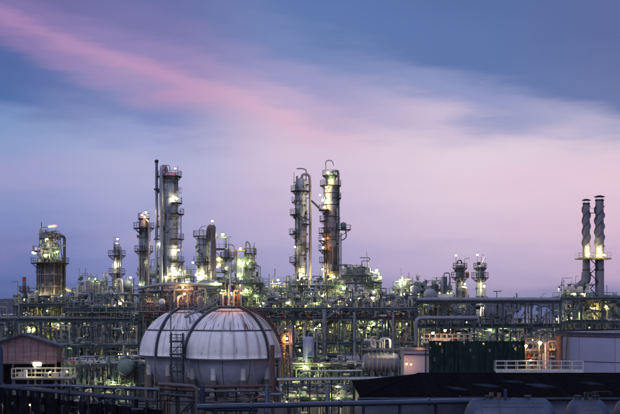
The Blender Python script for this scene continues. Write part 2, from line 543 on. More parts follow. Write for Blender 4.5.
def stair(parent, p0, p1, w=0.9, mat='galvanised', name='stair'):
    """straight flight with stringers, treads and hand rails"""
    p0 = Vector(p0); p1 = Vector(p1); d = p1 - p0
    side = Vector((-d.y, d.x, 0)).normalized() * (w / 2)
    m = MB()
    for s in (-1, 1):
        m.bar(p0 + side * s, p1 + side * s, 0.07, 0.28)
        for hh in (0.55, 1.05): m.bar(p0 + side * s + Vector((0, 0, hh)), p1 + side * s + Vector((0, 0, hh)), 0.06)
        k = max(2, int(d.length / 1.4))
        for i in range(k + 1):
            q = p0.lerp(p1, i / k) + side * s; m.bar(q, q + Vector((0, 0, 1.05)), 0.05)
    k = max(3, int(abs(d.z) / 0.22))
    for i in range(k):
        q = p0.lerp(p1, (i + 0.5) / k); m.bar(q - side, q + side, 0.26, 0.04)
    return obj(name, m, parent, mat=mat)

def column(name, label, px, Y, rpx, ytop, ybot=None, mat='cladding', bands=3.0, head=0.55, plats=(), lad=None, cat='column', band_mat=None, nozz=True, n=28):
    """distillation column on its skirt; plats = (photo row, a0, a1, width)"""
    r = rpx * Y / FPX
    zt = Z_(ytop, Y)
    o = thing(name, label, cat, (X_(px, Y), Y, 0))
    zs = 3.5
    m = MB()
    m.lathe([(r, zs), (r, zt - r * head)] + [(a, zt - r * head + b) for a, b in dome(r, r * head)[1:]], n=n)
    obj('shell', m, o, mat=mat)
    obj('skirt', MB().cyl((0, 0, 0), (0, 0, zs - 0.01), r * 1.12, r * 1.01, n), o, mat='concrete')
    bm = cached(('band', round(r, 2), band_mat or mat), lambda: MB().lathe([(r, -0.13), (r + 0.09, -0.11), (r + 0.09, 0.11), (r, 0.13)], n=n, smooth=False).mesh('band', band_mat or 'grey'))
    z = zs + bands
    while z < zt - r * head - 0.4:
        obj('band', bm, o, (0, 0, z)); z += bands
    zprev = zs; ang = lad if lad is not None else R(-60)
    zl = []
    for (py, a0, a1, w) in plats:
        zz = Z_(py, Y); ring_platform(o, zz, r, w, a0, a1); zl.append(zz)
    zl = sorted(zl)
    z0 = max(0.2, (zl[0] - 14) if zl else 0.2)
    k = 0
    for zz in zl:
        a = ang + (0.5 if k % 2 else 0.0)
        ladder(o, (r + 0.22) * math.cos(a), (r + 0.22) * math.sin(a), z0, zz + 1.0, a)
        z0 = zz; k += 1
    rr = random.Random(int(px * 13))
    for i in range(6):
        a = R(rr.uniform(-165, -15)); q = r + rr.uniform(0.12, 0.3); z1 = zt * rr.uniform(0.55, 0.97)
        pts = [(q * math.cos(a), q * math.sin(a), 1.0), (q * math.cos(a), q * math.sin(a), z1), (r * 0.9 * math.cos(a + 0.2), r * 0.9 * math.sin(a + 0.2), z1 + 0.4)]
        pipe(o, pts, rr.uniform(0.05, 0.13), rr.choice(('galvanised', 'steel', 'insulation', 'blue_grey', 'rose_brown')), world=False, name='service_line', n=7)
    fit = {}
    for i in range(int((zt - 14) * 2.2)):
        m = fit.setdefault(rr.choice(('steel', 'dark_steel', 'galvanised')), MB())
        a = R(rr.uniform(-185, 5)); zz = rr.uniform(15, zt - 1.0); d = Vector((math.cos(a), math.sin(a), 0)); td = Vector((-d.y, d.x, 0)); q = d * (r + 0.12) + Vector((0, 0, zz)); k = rr.random()
        if k < 0.3: m.cyl(q - d * 0.2, q + d * rr.uniform(0.15, 0.5), rr.uniform(0.06, 0.16), n=6)
        elif k < 0.5: m.box(tuple(q + d * 0.15), (0.3, 0.3, rr.uniform(0.25, 0.7)), a)
        elif k < 0.8: L = rr.uniform(1.0, 5.0); m.tube([q, q + Vector((0, 0, L)), q + td * rr.choice((-0.7, 0.7)) + Vector((0, 0, L)) - d * 0.1], 0.045, 5)
        else: m.torus(tuple(Vector((0, 0, zz))), r + 0.14, 0.045, n, 4)
    for mt, m in fit.items(): kind(obj('shell_fittings', m, o, mat=mt), 'stuff')
    if nozz:
        rr = random.Random(int(px * 7))
        for i in range(5):
            a = R(rr.uniform(-170, -10)); zz = rr.uniform(16, zt - 3)
            if zz < 4: continue
            q = MB(); d = Vector((math.cos(a), math.sin(a), 0))
            q.cyl(d * r * 0.95 + Vector((0, 0, zz)), d * (r + 0.35) + Vector((0, 0, zz)), 0.28, n=10)
            q.cyl(d * (r + 0.35) + Vector((0, 0, zz)), d * (r + 0.5) + Vector((0, 0, zz)), 0.40, n=10)
            obj('manway', q, o, mat='grey')
    return o, r, zt

def pipe(parent, pts, r, mat, world=True, name='pipe', flanges=0, n=10, bend=None):
    org = parent_origin(parent) if world else Vector((0, 0, 0))
    pts = [Vector(p) - org for p in pts]
    m = MB(); m.tube(pts, r, n, bend)
    if flanges:
        a, b = pts[0], pts[1]
        for k in range(flanges):
            t = (k + 0.6) / (flanges + 0.3); c = a.lerp(b, t); d = (b - a).normalized()
            m.cyl(c - d * 0.09, c + d * 0.09, r * 1.55, n=n)
    return obj(name, m, parent, mat=mat)

def drum(name, label, c, L, r, axis='x', mat='cream', group=None, legs=0.6, cat='drum', rings=0, n=20, extra=True, ring_mat=None):
    """horizontal vessel on two saddles; c = middle of its underside support"""
    o = thing(name, label, cat, c, group)
    zc = legs + r
    hd = r * 0.5
    prof = [(0, -L / 2 - hd)] + [(r * math.sin(math.pi / 2 * k / 6), -L / 2 - hd * math.cos(math.pi / 2 * k / 6)) for k in range(1, 7)]
    prof += [(a, -b) for a, b in prof[::-1]]
    obj('shell', MB().lathe(prof, (0, 0, zc), n, axis), o, mat=mat)
    ax = Vector((1, 0, 0)) if axis == 'x' else Vector((0, 1, 0))
    for s in (-1, 1):
        q = MB(); p = ax * (s * L * 0.32)
        d = (0.3, r * 1.5, zc - r * 0.55) if axis == 'x' else (r * 1.5, 0.3, zc - r * 0.55)
        q.box((p.x, p.y, d[2] / 2), d); obj('saddle', q, o, mat='concrete')
    for k in range(rings):
        p = -L / 2 + L * (k + 0.5) / rings
        obj('band', MB().lathe([(r, p - 0.12), (r + 0.09, p - 0.09), (r + 0.09, p + 0.09), (r, p + 0.12)], (0, 0, zc), n, axis, False), o, mat=ring_mat or mat)
    if extra:
        for s in (-0.3, 0.1, 0.34):
            p = ax * (s * L)
            q = MB().cyl((p.x, p.y, zc + r * 0.9), (p.x, p.y, zc + r + 0.45), 0.16, n=8)
            q.cyl((p.x, p.y, zc + r + 0.45), (p.x, p.y, zc + r + 0.58), 0.28, n=8)
            obj('nozzle', q, o, mat='grey')
    return o

def vdrum(name, label, c, h, r, mat='off_white', group=None, legs=0.8, cat='vessel', n=20, rail=False, lad=True):
    """upright vessel with dished ends on a skirt"""
    o = thing(name, label, cat, c, group)
    z0 = legs
    prof = [(0, z0)] + [(r * math.sin(math.pi / 2 * k / 5), z0 + r * 0.45 * (1 - math.cos(math.pi / 2 * k / 5))) for k in range(1, 6)]
    prof += [(a, z0 + h - r * 0.45 + b) for a, b in dome(r, r * 0.45)]
    obj('shell', MB().lathe(prof, n=n), o, mat=mat)
    obj('skirt', MB().cyl((0, 0, 0), (0, 0, z0 + r * 0.3), r * 0.94, n=n, caps=False), o, mat='concrete')
    for k in (0.3, 0.62):
        obj('band', MB().lathe([(r, -0.07), (r + 0.05, -0.06), (r + 0.05, 0.06), (r, 0.07)], (0, 0, z0 + h * k), n, 'z', False), o, mat=mat)
    q = MB().tube([(0, 0, z0 + h - 0.1), (0, 0, z0 + h + 0.7), (r + 0.5, -0.2, z0 + h + 0.7), (r + 0.5, -0.2, z0 * 0.4)], 0.13, 8)
    obj('overhead_pipe', q, o, mat='galvanised')
    if lad: ladder(o, 0.2, -(r + 0.2), 0.1, z0 + h, R(-90), cage=h > 4)
    if rail: ring_platform(o, z0 + h - 0.2, r, 0.8)
    return o

def exchanger(name, label, c, L, r, mat='cream', group=None, pair=True, axis='y'):
    """shell and tube exchangers seen end on, channel flanges towards the viewer"""
    o = thing(name, label, 'heat exchanger', c, group)
    for k in range(2 if pair else 1):
        zc = 0.5 + r + k * (2 * r + 0.35)
        ax = Vector((0, 1, 0)) if axis == 'y' else Vector((1, 0, 0))
        e = Vector((0, 0, zc))
        s = MB().cyl(e - ax * L / 2, e + ax * L / 2, r, n=14)
        s = obj('shell', s, o, mat=mat)
        for t in (-0.5, -0.34, 0.42): obj('flange', MB().cyl(e + ax * (L * t), e + ax * (L * t + 0.14), r * 1.28, n=14), s, mat='grey')
        obj('channel_cover', MB().cyl(e - ax * (L / 2 + 0.34), e - ax * (L / 2), r * 0.95, n=14), s, mat='grey')
    for t in (-0.28, 0.28):
        p = ax * (L * t)
        d = (r * 1.6, 0.25, 0.5 + r * 0.6) if axis == 'y' else (0.25, r * 1.6, 0.5 + r * 0.6)
        obj('saddle', MB().box((p.x, p.y, d[2] / 2), d), o, mat='concrete')
    return o

def pump(name, label, c, mat='blue_grey', group=None, rz=0.0):
    o = thing(name, label, 'pump', c, group, rz)
    obj('base', MB().box((0, 0, 0.15), (2.2, 0.9, 0.3)), o, mat='concrete')
    q = MB().cyl((-0.95, 0, 0.75), (0.1, 0, 0.75), 0.34, n=12); q.cyl((-1.0, 0, 0.75), (-0.95, 0, 0.75), 0.38, n=12); q.box((-0.45, 0, 1.15), (0.4, 0.35, 0.22))
    obj('motor', q, o, mat=mat)
    q = MB().cyl((0.1, 0, 0.75), (0.4, 0, 0.75), 0.12, n=8); q.cyl((0.4, 0, 0.75), (0.85, 0, 0.75), 0.42, n=14); q.cyl((0.85, 0, 0.75), (1.15, 0, 0.75), 0.2, n=8); q.cyl((0.62, 0, 1.1), (0.62, 0, 1.7), 0.16, n=8)
    obj('casing', q, o, mat='grey')
    return o

def steel_frame(o, x0, x1, y0, y1, levels, bay, post_mat='green_steel', beam_mat='green_steel', post=0.42, beam=0.5, braces=True, z0=0.0, post_top=None, deck=(), rails=(), rr=None):
    """open steel frame in the thing's own coordinates: posts, beams, braces, decks"""
    rr = rr or rnd
    nb = max(1, round((x1 - x0) / bay)); xs = [x0 + (x1 - x0) * i / nb for i in range(nb + 1)]
    top = post_top if post_top is not None else max(levels)
    pm = MB().ibeam((0, 0, z0), (0, 0, top), post, post).mesh('post', post_mat)
    for x in xs:
        for y in (y0, y1): obj('post', pm, o, (x, y, 0))
    for z in levels:
        lm = MB().ibeam((x0 - 0.3, 0, 0), (x1 + 0.3, 0, 0), beam * 0.5, beam).mesh('beam', beam_mat)
        for y in (y0 - post / 2 - beam * 0.26, y1 + post / 2 + beam * 0.26): obj('beam', lm, o, (0, y, z - beam / 2))
        cm = MB().ibeam((0, y0 + post / 2, 0), (0, y1 - post / 2, 0), beam * 0.45, beam * 0.8).mesh('cross_beam', beam_mat)
        for x in xs: obj('cross_beam', cm, o, (x, 0, z - beam * 0.45))
    if braces:
        lv = [z0] + sorted(levels)
        for i in range(nb):
            for a, b in zip(lv, lv[1:]):
                if b - a > 2.0 and rr.random() < 0.35:
                    m = MB()
                    if rr.random() < 0.5: m.bar((xs[i], y0, a), (xs[i + 1], y0, b - 0.5), 0.16)
                    else: m.bar((xs[i + 1], y0, a), (xs[i], y0, b - 0.5), 0.16)
                    obj('brace', m, o, mat=beam_mat)
    for z in deck:
        for i in range(nb):
            obj('deck_plate', MB().box(((xs[i] + xs[i + 1]) / 2, (y0 + y1) / 2, z + 0.04), (xs[i + 1] - xs[i] - 0.04, y1 - y0 - 0.2, 0.07)), o, mat='dark_steel')
    for z in rails:
        rail_line(o, [(x0, y0 - 0.3, z + 0.08), (x1, y0 - 0.3, z + 0.08)], mat='pale_green')
        rail_line(o, [(x0, y1 + 0.3, z + 0.08), (x1, y1 + 0.3, z + 0.08)], mat='green_steel')
    return xs

PIPE_MATS = ['galvanised', 'cladding', 'insulation', 'pale_green', 'off_white', 'grey', 'cream', 'rose_brown', 'white', 'steel']
def run_pipes(o, x0, x1, y0, y1, z, k, rr, rmin=0.09, rmax=0.3, drop=0.3, mats=PIPE_MATS):
    """k pipes lying side by side on a rack level; some turn down or up near their ends"""
    y = y0 + 0.3
    gap = (y1 - y0 - 0.6) / k
    for i in range(k):
        r = rr.uniform(rmin, min(rmax, gap * 0.42)); yy = y + gap * (i + 0.5); zz = z + r + 0.02
        a = x0 + (rr.uniform(0, 0.25) * (x1 - x0) if rr.random() < 0.4 else -0.2)
        b = x1 - (rr.uniform(0, 0.25) * (x1 - x0) if rr.random() < 0.4 else -0.2)
        pts = [(a, yy, zz), (b, yy, zz)]
        if rr.random() < drop: pts = [(a, yy, zz - rr.uniform(2, 5))] + pts
        elif rr.random() < drop: pts = [(a, yy, zz + rr.uniform(0.8, 1.8)), ] + pts
        if rr.random() < drop: pts = pts + [(b, yy, zz - rr.uniform(2, 5))]
        elif rr.random() < 0.25 and (x1 - x0) > 14:        # expansion loop
            mx = rr.uniform(a + 4, b - 4)
            pts = [pts[0]] + [(mx - 1.4, yy, zz), (mx - 1.4, yy, zz + 1.3), (mx + 1.4, yy, zz + 1.3), (mx + 1.4, yy, zz)] + pts[-1:] if len(pts) == 2 else pts
        pipe(o, pts, r, rr.choice(mats), world=False, flanges=rr.choice((0, 0, 1, 2)))

def risers(o, x0, x1, y0, y1, z0, z1, k, rr, rmin=0.07, rmax=0.22, mats=PIPE_MATS):
    """upright pipes with a kick at top or foot"""
    for i in range(k):
        x = rr.uniform(x0, x1); y = rr.uniform(y0, y1); r = rr.uniform(rmin, rmax)
        a = rr.uniform(z0, z0 + (z1 - z0) * 0.25); b = rr.uniform(z0 + (z1 - z0) * 0.6, z1)
        d = rr.choice((-1, 1)) * rr.uniform(0.8, 3.0)
        pts = [(x, y, a), (x, y, b)]
        if rr.random() < 0.65: pts.append((x + d, y, b))
        if rr.random() < 0.35: pts.append((x + d, y, max(a, b - rr.uniform(1.0, 3.0))))
        if rr.random() < 0.35: pts = [(x - d * 0.6, y, a)] + pts
        pipe(o, pts, r, rr.choice(mats), world=False, flanges=rr.choice((0, 1, 2)))

def valves(o, x0, x1, y0, y1, z, k, rr):
    """gate valves with handwheels along a line"""
    def mk(mat):
        q = MB(); q.cyl((-0.35, 0, 0), (0.35, 0, 0), 0.16, n=8); q.cyl((-0.38, 0, 0), (-0.28, 0, 0), 0.27, n=8); q.cyl((0.28, 0, 0), (0.38, 0, 0), 0.27, n=8)
        q.cyl((0, 0, 0), (0, 0, 0.75), 0.1, 0.05, n=6); q.torus((0, 0, 0.75), 0.26, 0.035, 10, 4)
        return q.mesh('valve', mat)
    ms = [cached(('valve', c), lambda c=c: mk(c)) for c in ('grey', 'red', 'galvanised', 'cream')]
    for i in range(k):
        obj('valve', rr.choice(ms), o, (rr.uniform(x0, x1), rr.uniform(y0, y1), z + rr.uniform(0.2, 0.5)))

def tool_box(o, x0, x1, y0, y1, z, k, rr):
    """small control cabinets and junction boxes on legs"""
    for i in range(k):
        x = rr.uniform(x0, x1); y = rr.uniform(y0, y1); h = rr.uniform(0.5, 1.0)
        q = MB().box((0, 0, 0.5 + h / 2), (rr.uniform(0.4, 1.0), 0.35, h)); q.box((-0.15, 0, 0.25), (0.06, 0.06, 0.5)); q.box((0.15, 0, 0.25), (0.06, 0.06, 0.5))
        obj('cabinet', q, o, (x, y, z), mat=rr.choice(['off_white', 'cream', 'grey', 'pale_green']))

def clutter(o, x0, x1, y0, y1, z0, z1, n, rr, mats=('galvanised', 'steel', 'pale_green', 'cream', 'green_steel'), big=1.0):
    """small-bore piping, conduit, gauges, hand wheels and boxes: too fine to pick apart, joined per finish"""
    bins = {}
    for i in range(int(n * 1.7)):
        m = bins.setdefault(rr.choice(mats), MB())
        x = rr.uniform(x0, x1); y = rr.uniform(y0, y1); z = z0 + (z1 - z0) * rr.random() ** 1.3
        k = rr.random()
        if k < 0.42:
            r = rr.uniform(0.03, 0.085) * big; p = [Vector((x, y, z0 if rr.random() < 0.6 else z))]
            d = Vector((0, 0, rr.uniform(0.5, max(0.7, (z1 - z0) * 0.8)))); p.append(p[-1] + d)
            for _ in range(rr.choice((1, 2, 2, 3))):
                q = rr.choice((Vector((rr.choice((-1, 1)) * rr.uniform(0.4, 2.2), 0, 0)), Vector((0, 0, rr.uniform(-1.2, 0.9))), Vector((0, rr.uniform(0.3, 1.2), 0))))
                p.append(p[-1] + q)
            m.tube(p, r, 6)
        elif k < 0.56: m.box((x, y, z), (rr.uniform(0.2, 0.7) * big, 0.25, rr.uniform(0.2, 0.8) * big))
        elif k < 0.70:
            m.cyl((x, y, z), (x, y, z + 0.5), 0.05, n=5); m.torus((x, y, z + 0.5), 0.2, 0.03, 8, 3, rr.choice(('z', 'y')))
        elif k < 0.80:
            r = rr.uniform(0.12, 0.3) * big; L = rr.uniform(0.5, 1.3); m.cyl((x, y, z), (x, y, z + L), r, n=8)
        elif k < 0.90:
            r = rr.uniform(0.12, 0.28) * big; L = rr.uniform(0.5, 1.6); m.cyl((x, y, z), (x + L, y, z), r, n=8)
        else:
            w = rr.uniform(0.8, 2.2); h = rr.uniform(0.6, 1.5); m.tube([(x, y, z0), (x, y, z0 + h), (x + w, y, z0 + h), (x + w, y, z0)], 0.07 * big, 6, 0.25)
    for mt, m in bins.items():
        kind(obj('small_piping', m, o, mat=mt), 'stuff')
def pipe_loops(o, xs, y, z, rr, h=1.7, w=1.2, r=0.13, mats=('cream', 'off_white', 'galvanised')):
    """inverted-U pipe loops standing side by side on a deck"""
    for x in xs:
        hh = h * rr.uniform(0.75, 1.2); ww = w * rr.uniform(0.7, 1.1)
        pipe(o, [(x, y, z), (x, y, z + hh), (x + ww, y, z + hh), (x + ww, y, z)], r * rr.uniform(0.8, 1.3), rr.choice(mats), world=False, name='pipe_loop')
GW, GY, GG, GO, GR = 'glow_white', 'glow_yellow', 'glow_green', 'glow_orange', 'glow_red'
# ------------------------------------------------------------------ ground and far hills
g = MB(); S = 9000
g.v = [(-S, -1500, 0), (S, -1500, 0), (S, S, 0), (-S, S, 0)]; g.face([0, 1, 2, 3])
kind(obj('ground', g, mat='ground'), 'structure')
def hills():
    rr = random.Random(5); m = MB()
    N = 320; rows = []
    for j, (yy, k) in enumerate(((5200, 0.0), (5600, 0.6), (6100, 1.0), (6800, 0.75), (7600, 0.0))):
        i0 = len(m.v)
        for i in range(N + 1):
            x = -8000 + 16000 * i / N
            px = 310 + x / 6100 * FPX
            h = 14 + 10 * math.sin(px * 0.021 + 1) + 8 * math.sin(px * 0.057) + 4 * math.sin(px * 0.13 + 2)
            h += 26 * math.exp(-((px - 600) / 60.0) ** 2) + 18 * math.exp(-((px - 505) / 45.0) ** 2)
            m.v.append((x, yy + rr.uniform(-60, 60), max(0.0, (h + rr.uniform(-2, 2)) * k + 12 * k)))
        rows.append(i0)
    for a, b in zip(rows, rows[1:]):
        for i in range(N): m.face([a + i, a + i + 1, b + i + 1, b + i], True)
    kind(obj('hills', m, mat='hill'), 'structure')
hills()

# ------------------------------------------------------------------ spherical tanks
def sphere_tank(label, px, py, Y, Rs, front):
    c = W(px, py, Y); zc = c.z
    o = thing('sphere_tank', label, 'tank', (c.x, c.y, 0), 'spherical gas tanks')
    e = Vector((0, 0, zc))
    Rb = Rs * 0.885
    obj('ball', MB().lathe([(Rb * math.sin(math.pi * k / 24), -Rb * math.cos(math.pi * k / 24)) for k in range(25)], e, 48), o, mat='ball_shell')
    # lower ball seams
    for k in range(10):
        a = math.pi * 2 * (k + 0.3) / 10
        m = MB(); pts = []
        for t in range(9):
            th = R(92 + t * 8); pts.append((Rb * math.sin(th) * math.cos(a), Rb * math.sin(th) * math.sin(a), zc + Rb * math.cos(th)))
        m.tube(pts, 0.045, 6, 0.2); obj('weld_seam', m, o, mat='rusty')
    # sunshade: two rings of plates and a crown ring, each plate lifted clear of the next
    NP = 24
    def plate(th0, th1, npl, rad, rows, smat):
        w = 2 * math.pi / npl; gap = 0.010 / rad
        m = MB(); idx = {}
        for lay, rr in enumerate((rad, rad - 0.06)):
            for i in range(rows + 1):
                th = th0 + (th1 - th0) * i / rows
                for j in range(5):
                    a = -math.pi / 2 + (-w / 2 + gap + (w - 2 * gap) * j / 4)
                    idx[lay, i, j] = len(m.v)
                    m.v.append((rr * math.sin(th) * math.cos(a), rr * math.sin(th) * math.sin(a), rr * math.cos(th)))
        for i in range(rows):
            for j in range(4):
                m.face([idx[0, i, j], idx[0, i + 1, j], idx[0, i + 1, j + 1], idx[0, i, j + 1]], True)
                m.face([idx[1, i, j], idx[1, i, j + 1], idx[1, i + 1, j + 1], idx[1, i + 1, j]], True)
        for i in range(rows):
            for j in (0, 4): m.face([idx[0, i, j], idx[0, i + 1, j], idx[1, i + 1, j], idx[1, i, j]])
        for j in range(4):
            for i in (0, rows): m.face([idx[0, i, j], idx[0, i, j + 1], idx[1, i, j + 1], idx[1, i, j]])
        return m.mesh('shade_plate', smat)
    rr = random.Random(int(px))
    for key, th0, th1, npl, rows in (('low', R(57.5), R(90.5), NP, 6), ('up', R(24), R(56.5), NP, 6), ('crown', R(8), R(23.2), 12, 3)):
        me = cached(('plate', key, round(Rs, 2)), lambda: plate(th0, th1, npl, Rs, rows, 'shade_plate' if key == 'low' else 'shade_plate_rusty'))
        for k in range(npl):
            p = obj('shade_plate', me, o, (0, 0, zc + rr.uniform(-0.006, 0.006)), 2 * math.pi * k / npl)
            s = 1 + rr.uniform(-0.001, 0.001); p.scale = (s, s, s)
    # dark girth angle between the rings, lip below whose dark ring also draws the shading line
    for th, t, mt in ((57.0, 0.11, 'steel'), (90.6, 0.10, 'steel'), (23.6, 0.09, 'rusty')):
        rad = Rs * math.sin(R(th)) + 0.05
        obj('girth_ring', MB().lathe([(rad - 0.2, -t), (rad + 0.05, -t), (rad + 0.05 - t * 0.6, t), (rad - 0.2, t)], e + Vector((0, 0, Rs * math.cos(R(th)))), 64, smooth=False), o, mat=mt)
    # meridian channels carrying the spray mains
    for lon in ((-60, 50, 118, -128) if front else (-32, 62, 150, -120)):
        a = R(lon - 90); m = MB(); prev = None
        t_ = Vector((-math.sin(a), math.cos(a), 0))
        for i in range(17):
            th = R(10 + 81.5 * i / 16); rad = Rs + 0.12
            p = Vector((rad * math.sin(th) * math.cos(a), rad * math.sin(th) * math.sin(a), zc + rad * math.cos(th)))
            nrm = (p - e).normalized()
            q = len(m.v)
            for s, u in ((-0.22, -0.1), (-0.22, 0.10), (0.22, 0.10), (0.22, -0.1)): m.v.append(tuple(p + t_ * s + nrm * u))
            if prev is not None:
                for k in range(3): m.face([prev + k, prev + k + 1, q + k + 1, q + k], False)
            prev = q
        ch = obj('meridian_channel', m, o, mat='steel')
        m = MB(); pts = []
        for i in range(15):
            th = R(12 + 78 * i / 14); rad = Rs + 0.40
            pts.append(e + Vector((rad * math.sin(th) * math.cos(a), rad * math.sin(th) * math.sin(a), rad * math.cos(th))))
        m.tube(pts + [Vector((pts[-1].x, pts[-1].y, 1.0))], 0.11, 8, 0.3); obj('spray_main', m, ch, mat='brown' if lon > 0 else 'blue_grey')
    # legs
    for k in range(9):
        a = R(-90 + 20 + 40 * k); rx = Rb * 0.955
        x, y = rx * math.cos(a), rx * math.sin(a)
        lg = obj('leg', MB().cyl((x, y, 0), (x, y, zc - Rb * 0.22), 0.42, n=14), o, mat='off_white')
        obj('fireproofing', MB().cyl((x, y, 0), (x, y, zc - Rb * 0.47), 0.62, n=14), lg, mat='brown')
    # crown platform with rail, valves and vent pipes
    zt = zc + Rs
    m = MB().cyl((0, 0, zt - 0.45), (0, 0, zt + 0.05), 1.9, n=24)
    cp = obj('crown_platform', m, o, mat='rusty')
    pts = [(2.0 * math.cos(t * math.pi / 8), 2.0 * math.sin(t * math.pi / 8), zt + 0.05) for t in range(17)]
    rail_line(o, pts, 1.1, 'galvanised', 0.8)
    for (x, y, h, r_, mt) in ((-1.2, -0.8, 2.2, 0.14, 'off_white'), (-0.3, -1.0, 3.6, 0.10, 'white'), (0.5, -0.6, 2.6, 0.18, 'cream'), (1.1, -0.9, 2.0, 0.12, 'red'), (1.4, 0.5, 3.0, 0.12, 'off_white')):
        pipe(o, [(x, y, zt), (x, y, zt + h), (x + 0.7, y, zt + h)], r_, mt, world=False, name='vent_pipe')
    valves(o, -1.2, 1.2, -1.2, 0.6, zt + 0.3, 5, rr)
    if front:
        for (x, y) in ((-1.5, -1.6), (0.2, -1.9), (1.7, -1.4)): lamp(o, (c.x + x, c.y + y, zt + 2.2), GO, .16, arm=(0, 0.3, 0.2), shade=False)
    else: lamp(o, (c.x - 1.0, c.y - 1.6, zt + 1.9), GO, .16, arm=(0, 0.3, 0.2), shade=False)
    # curved stair over the shell, right-hand side
    for (l0, l1, th0, th1) in (((62, 74, 20, 84),) if front else ((80, 86, 20, 80),)):
        m = MB(); P0 = []; P1 = []
        for i in range(29):
            t = i / 28; th = R(th0 + (th1 - th0) * t); a = R(l0 + (l1 - l0) * t - 90); a2 = a + 0.9 / (Rs * max(0.35, math.sin(th)))
            rad = Rs + 0.55
            for L, aa in ((P0, a), (P1, a2)): L.append(e + Vector((rad * math.sin(th) * math.cos(aa), rad * math.sin(th) * math.sin(aa), rad * math.cos(th))))
        up = Vector((0, 0, 1.0))
        for L in (P0, P1):
            for i in range(28):
                m.bar(L[i], L[i + 1], 0.07, 0.25); m.bar(L[i] + up, L[i + 1] + up, 0.06)
                if i % 2 == 0: m.bar(L[i], L[i] + up, 0.05)
        for a_, b_ in zip(P0, P1): m.bar(a_, b_, 0.32, 0.05)
        obj('curved_stair', m, o, mat='rusty')
        q = P0[-1]
        stair(o, (q.x + 1.5, q.y - 5.5, 0.2), (q.x + 0.6, q.y - 0.2, q.z), 1.0, 'steel')
    return o, zc
tankA, zcA = sphere_tank('big front spherical tank with rust-streaked white sunshade plates', 231, 357, 190, 7.9, True)
tankB, zcB = sphere_tank('white spherical tank half hidden behind the rust-streaked one', 185.5, 354.5, 207, 7.9, False)
# access tower standing between the two spheres
t = thing('ladder_tower', 'thin steel ladder tower standing between the two spherical tanks', 'ladder tower', (X_(177, 184), 184, 0))
for dx in (-0.9, 0.9):
    for dy in (-0.7, 0.7): obj('post', MB().bar((dx, dy, 0), (dx, dy, Z_(333, 184)), 0.16), t, mat='steel')
for py in (372, 355, 342):
    z = Z_(py, 184)
    d = obj('platform', MB().box((0, 0, z), (2.2, 1.8, 0.1)), t, mat='steel')
    rail_line(d, [(-1.05, -0.85, z + .05), (1.05, -0.85, z + .05), (1.05, 0.85, z + .05), (-1.05, 0.85, z + .05)], 1.1, 'steel', 1.0)
ladder(t, 0.4, -0.75, 0.2, Z_(334, 184), R(-90))
for a, b in ((372, 355), (355, 342)):
    obj('brace', MB().bar((-0.9, -0.7, Z_(a, 184)), (0.9, -0.7, Z_(b, 184)), 0.1), t, mat='steel')
obj('mast', MB().cyl((-0.9, -0.5, Z_(334, 184)), (-0.9, -0.5, Z_(296, 184)), 0.11, n=8), t, mat='galvanised')
# slanted walkway up to the crown
t = thing('crown_walkway', 'pale sloping walkway rising to the crown of the front spherical tank', 'walkway', (X_(212, 193), 193, 0))
stair(t, (-4.4, 0.6, Z_(317, 193)), (3.2 - 2.2, 0, Z_(301, 193)), 1.0)
pz = Z_(301, 193)
obj('landing', MB().box((1.8, 0, pz), (2.0, 1.2, 0.1)), t, mat='galvanised')
for x in (-4.4, 1.0): obj('post', MB().bar((x, 8.5 if x < 0 else 0.9, 0.0), (x, 8.5 if x < 0 else 0.9, pz if x > 0 else Z_(317, 193)), 0.2), t, mat='galvanised')
obj('cross_arm', MB().bar((-4.4, 8.5, Z_(317, 193) - 0.1), (-4.4, 0.1, Z_(317, 193) - 0.1), 0.18), t, mat='galvanised')
for px, py in ((230, 262), (241, 283)):
    t = thing('vent_mast', 'tall slender white mast rising above the front sphere' if py < 270 else 'shorter cream mast right of the tall one above the front sphere', 'mast', (X_(px, 199), 199.5, 0))
    obj('pole', MB().cyl((0, 0, 0), (0, 0, Z_(py, 199)), 0.2, 0.12, n=10), t, mat='white' if py < 270 else 'cream')
    obj('tip', MB().cyl((0, 0, Z_(py, 199)), (0, 0, Z_(py, 199) + 0.5), 0.22, 0.22, n=10), t, mat='galvanised')

# ------------------------------------------------------------------ columns against the sky
# wide column with the flare lip, far left
o, r, zt = column('reactor_column', 'wide dark column with lit spherical head and vent flame', 50, 265, 12.6, 259, mat='brown', bands=2.6, head=0.25,
                  plats=((263, 0, 360, 1.4),), lad=R(-40), cat='column', band_mat='rose_brown')
Y = 265
hz = Z_(249, Y)
obj('head', MB().ball((0, 0, hz), 2.2, 24, 12), o, mat='insulation')
for k in range(18):
    a = R(k * 20); obj('rib', MB().bar((2.86 * math.cos(a), 2.86 * math.sin(a), Z_(298, Y)), (2.86 * math.cos(a), 2.86 * math.sin(a), Z_(264, Y)), 0.16), o, mat='rose_brown' if k % 2 else 'brown')
for zz in (-1.2, 0, 1.2): obj('band', MB().torus((0, 0, hz + zz), math.sqrt(2.2 ** 2 - zz * zz) + 0.02, 0.06, 24, 5), o, mat='steel')
for k in range(6):
    a = R(15 + k * 60); obj('strut', MB().bar((2.7 * math.cos(a), 2.7 * math.sin(a), Z_(263, Y)), (2.2 * math.cos(a), 2.2 * math.sin(a), Z_(239, Y)), 0.14), o, mat='steel')
clutter(o, -2.6, 2.6, -3.4, -2.4, Z_(262, Y), Z_(240, Y), 34, random.Random(12)); clutter(o, -1.8, 1.8, -1.8, 1.0, Z_(238, Y), Z_(231, Y), 26, random.Random(13))
ring_platform(o, Z_(238.5, Y), 0.5, 1.9)
ring_platform(o, Z_(251, Y), 1.9, 1.9, 120, 215)
obj('neck', MB().cyl((0, 0, hz + 2.0), (0, 0, Z_(235, Y)), 0.9, n=16), o, mat='cladding')
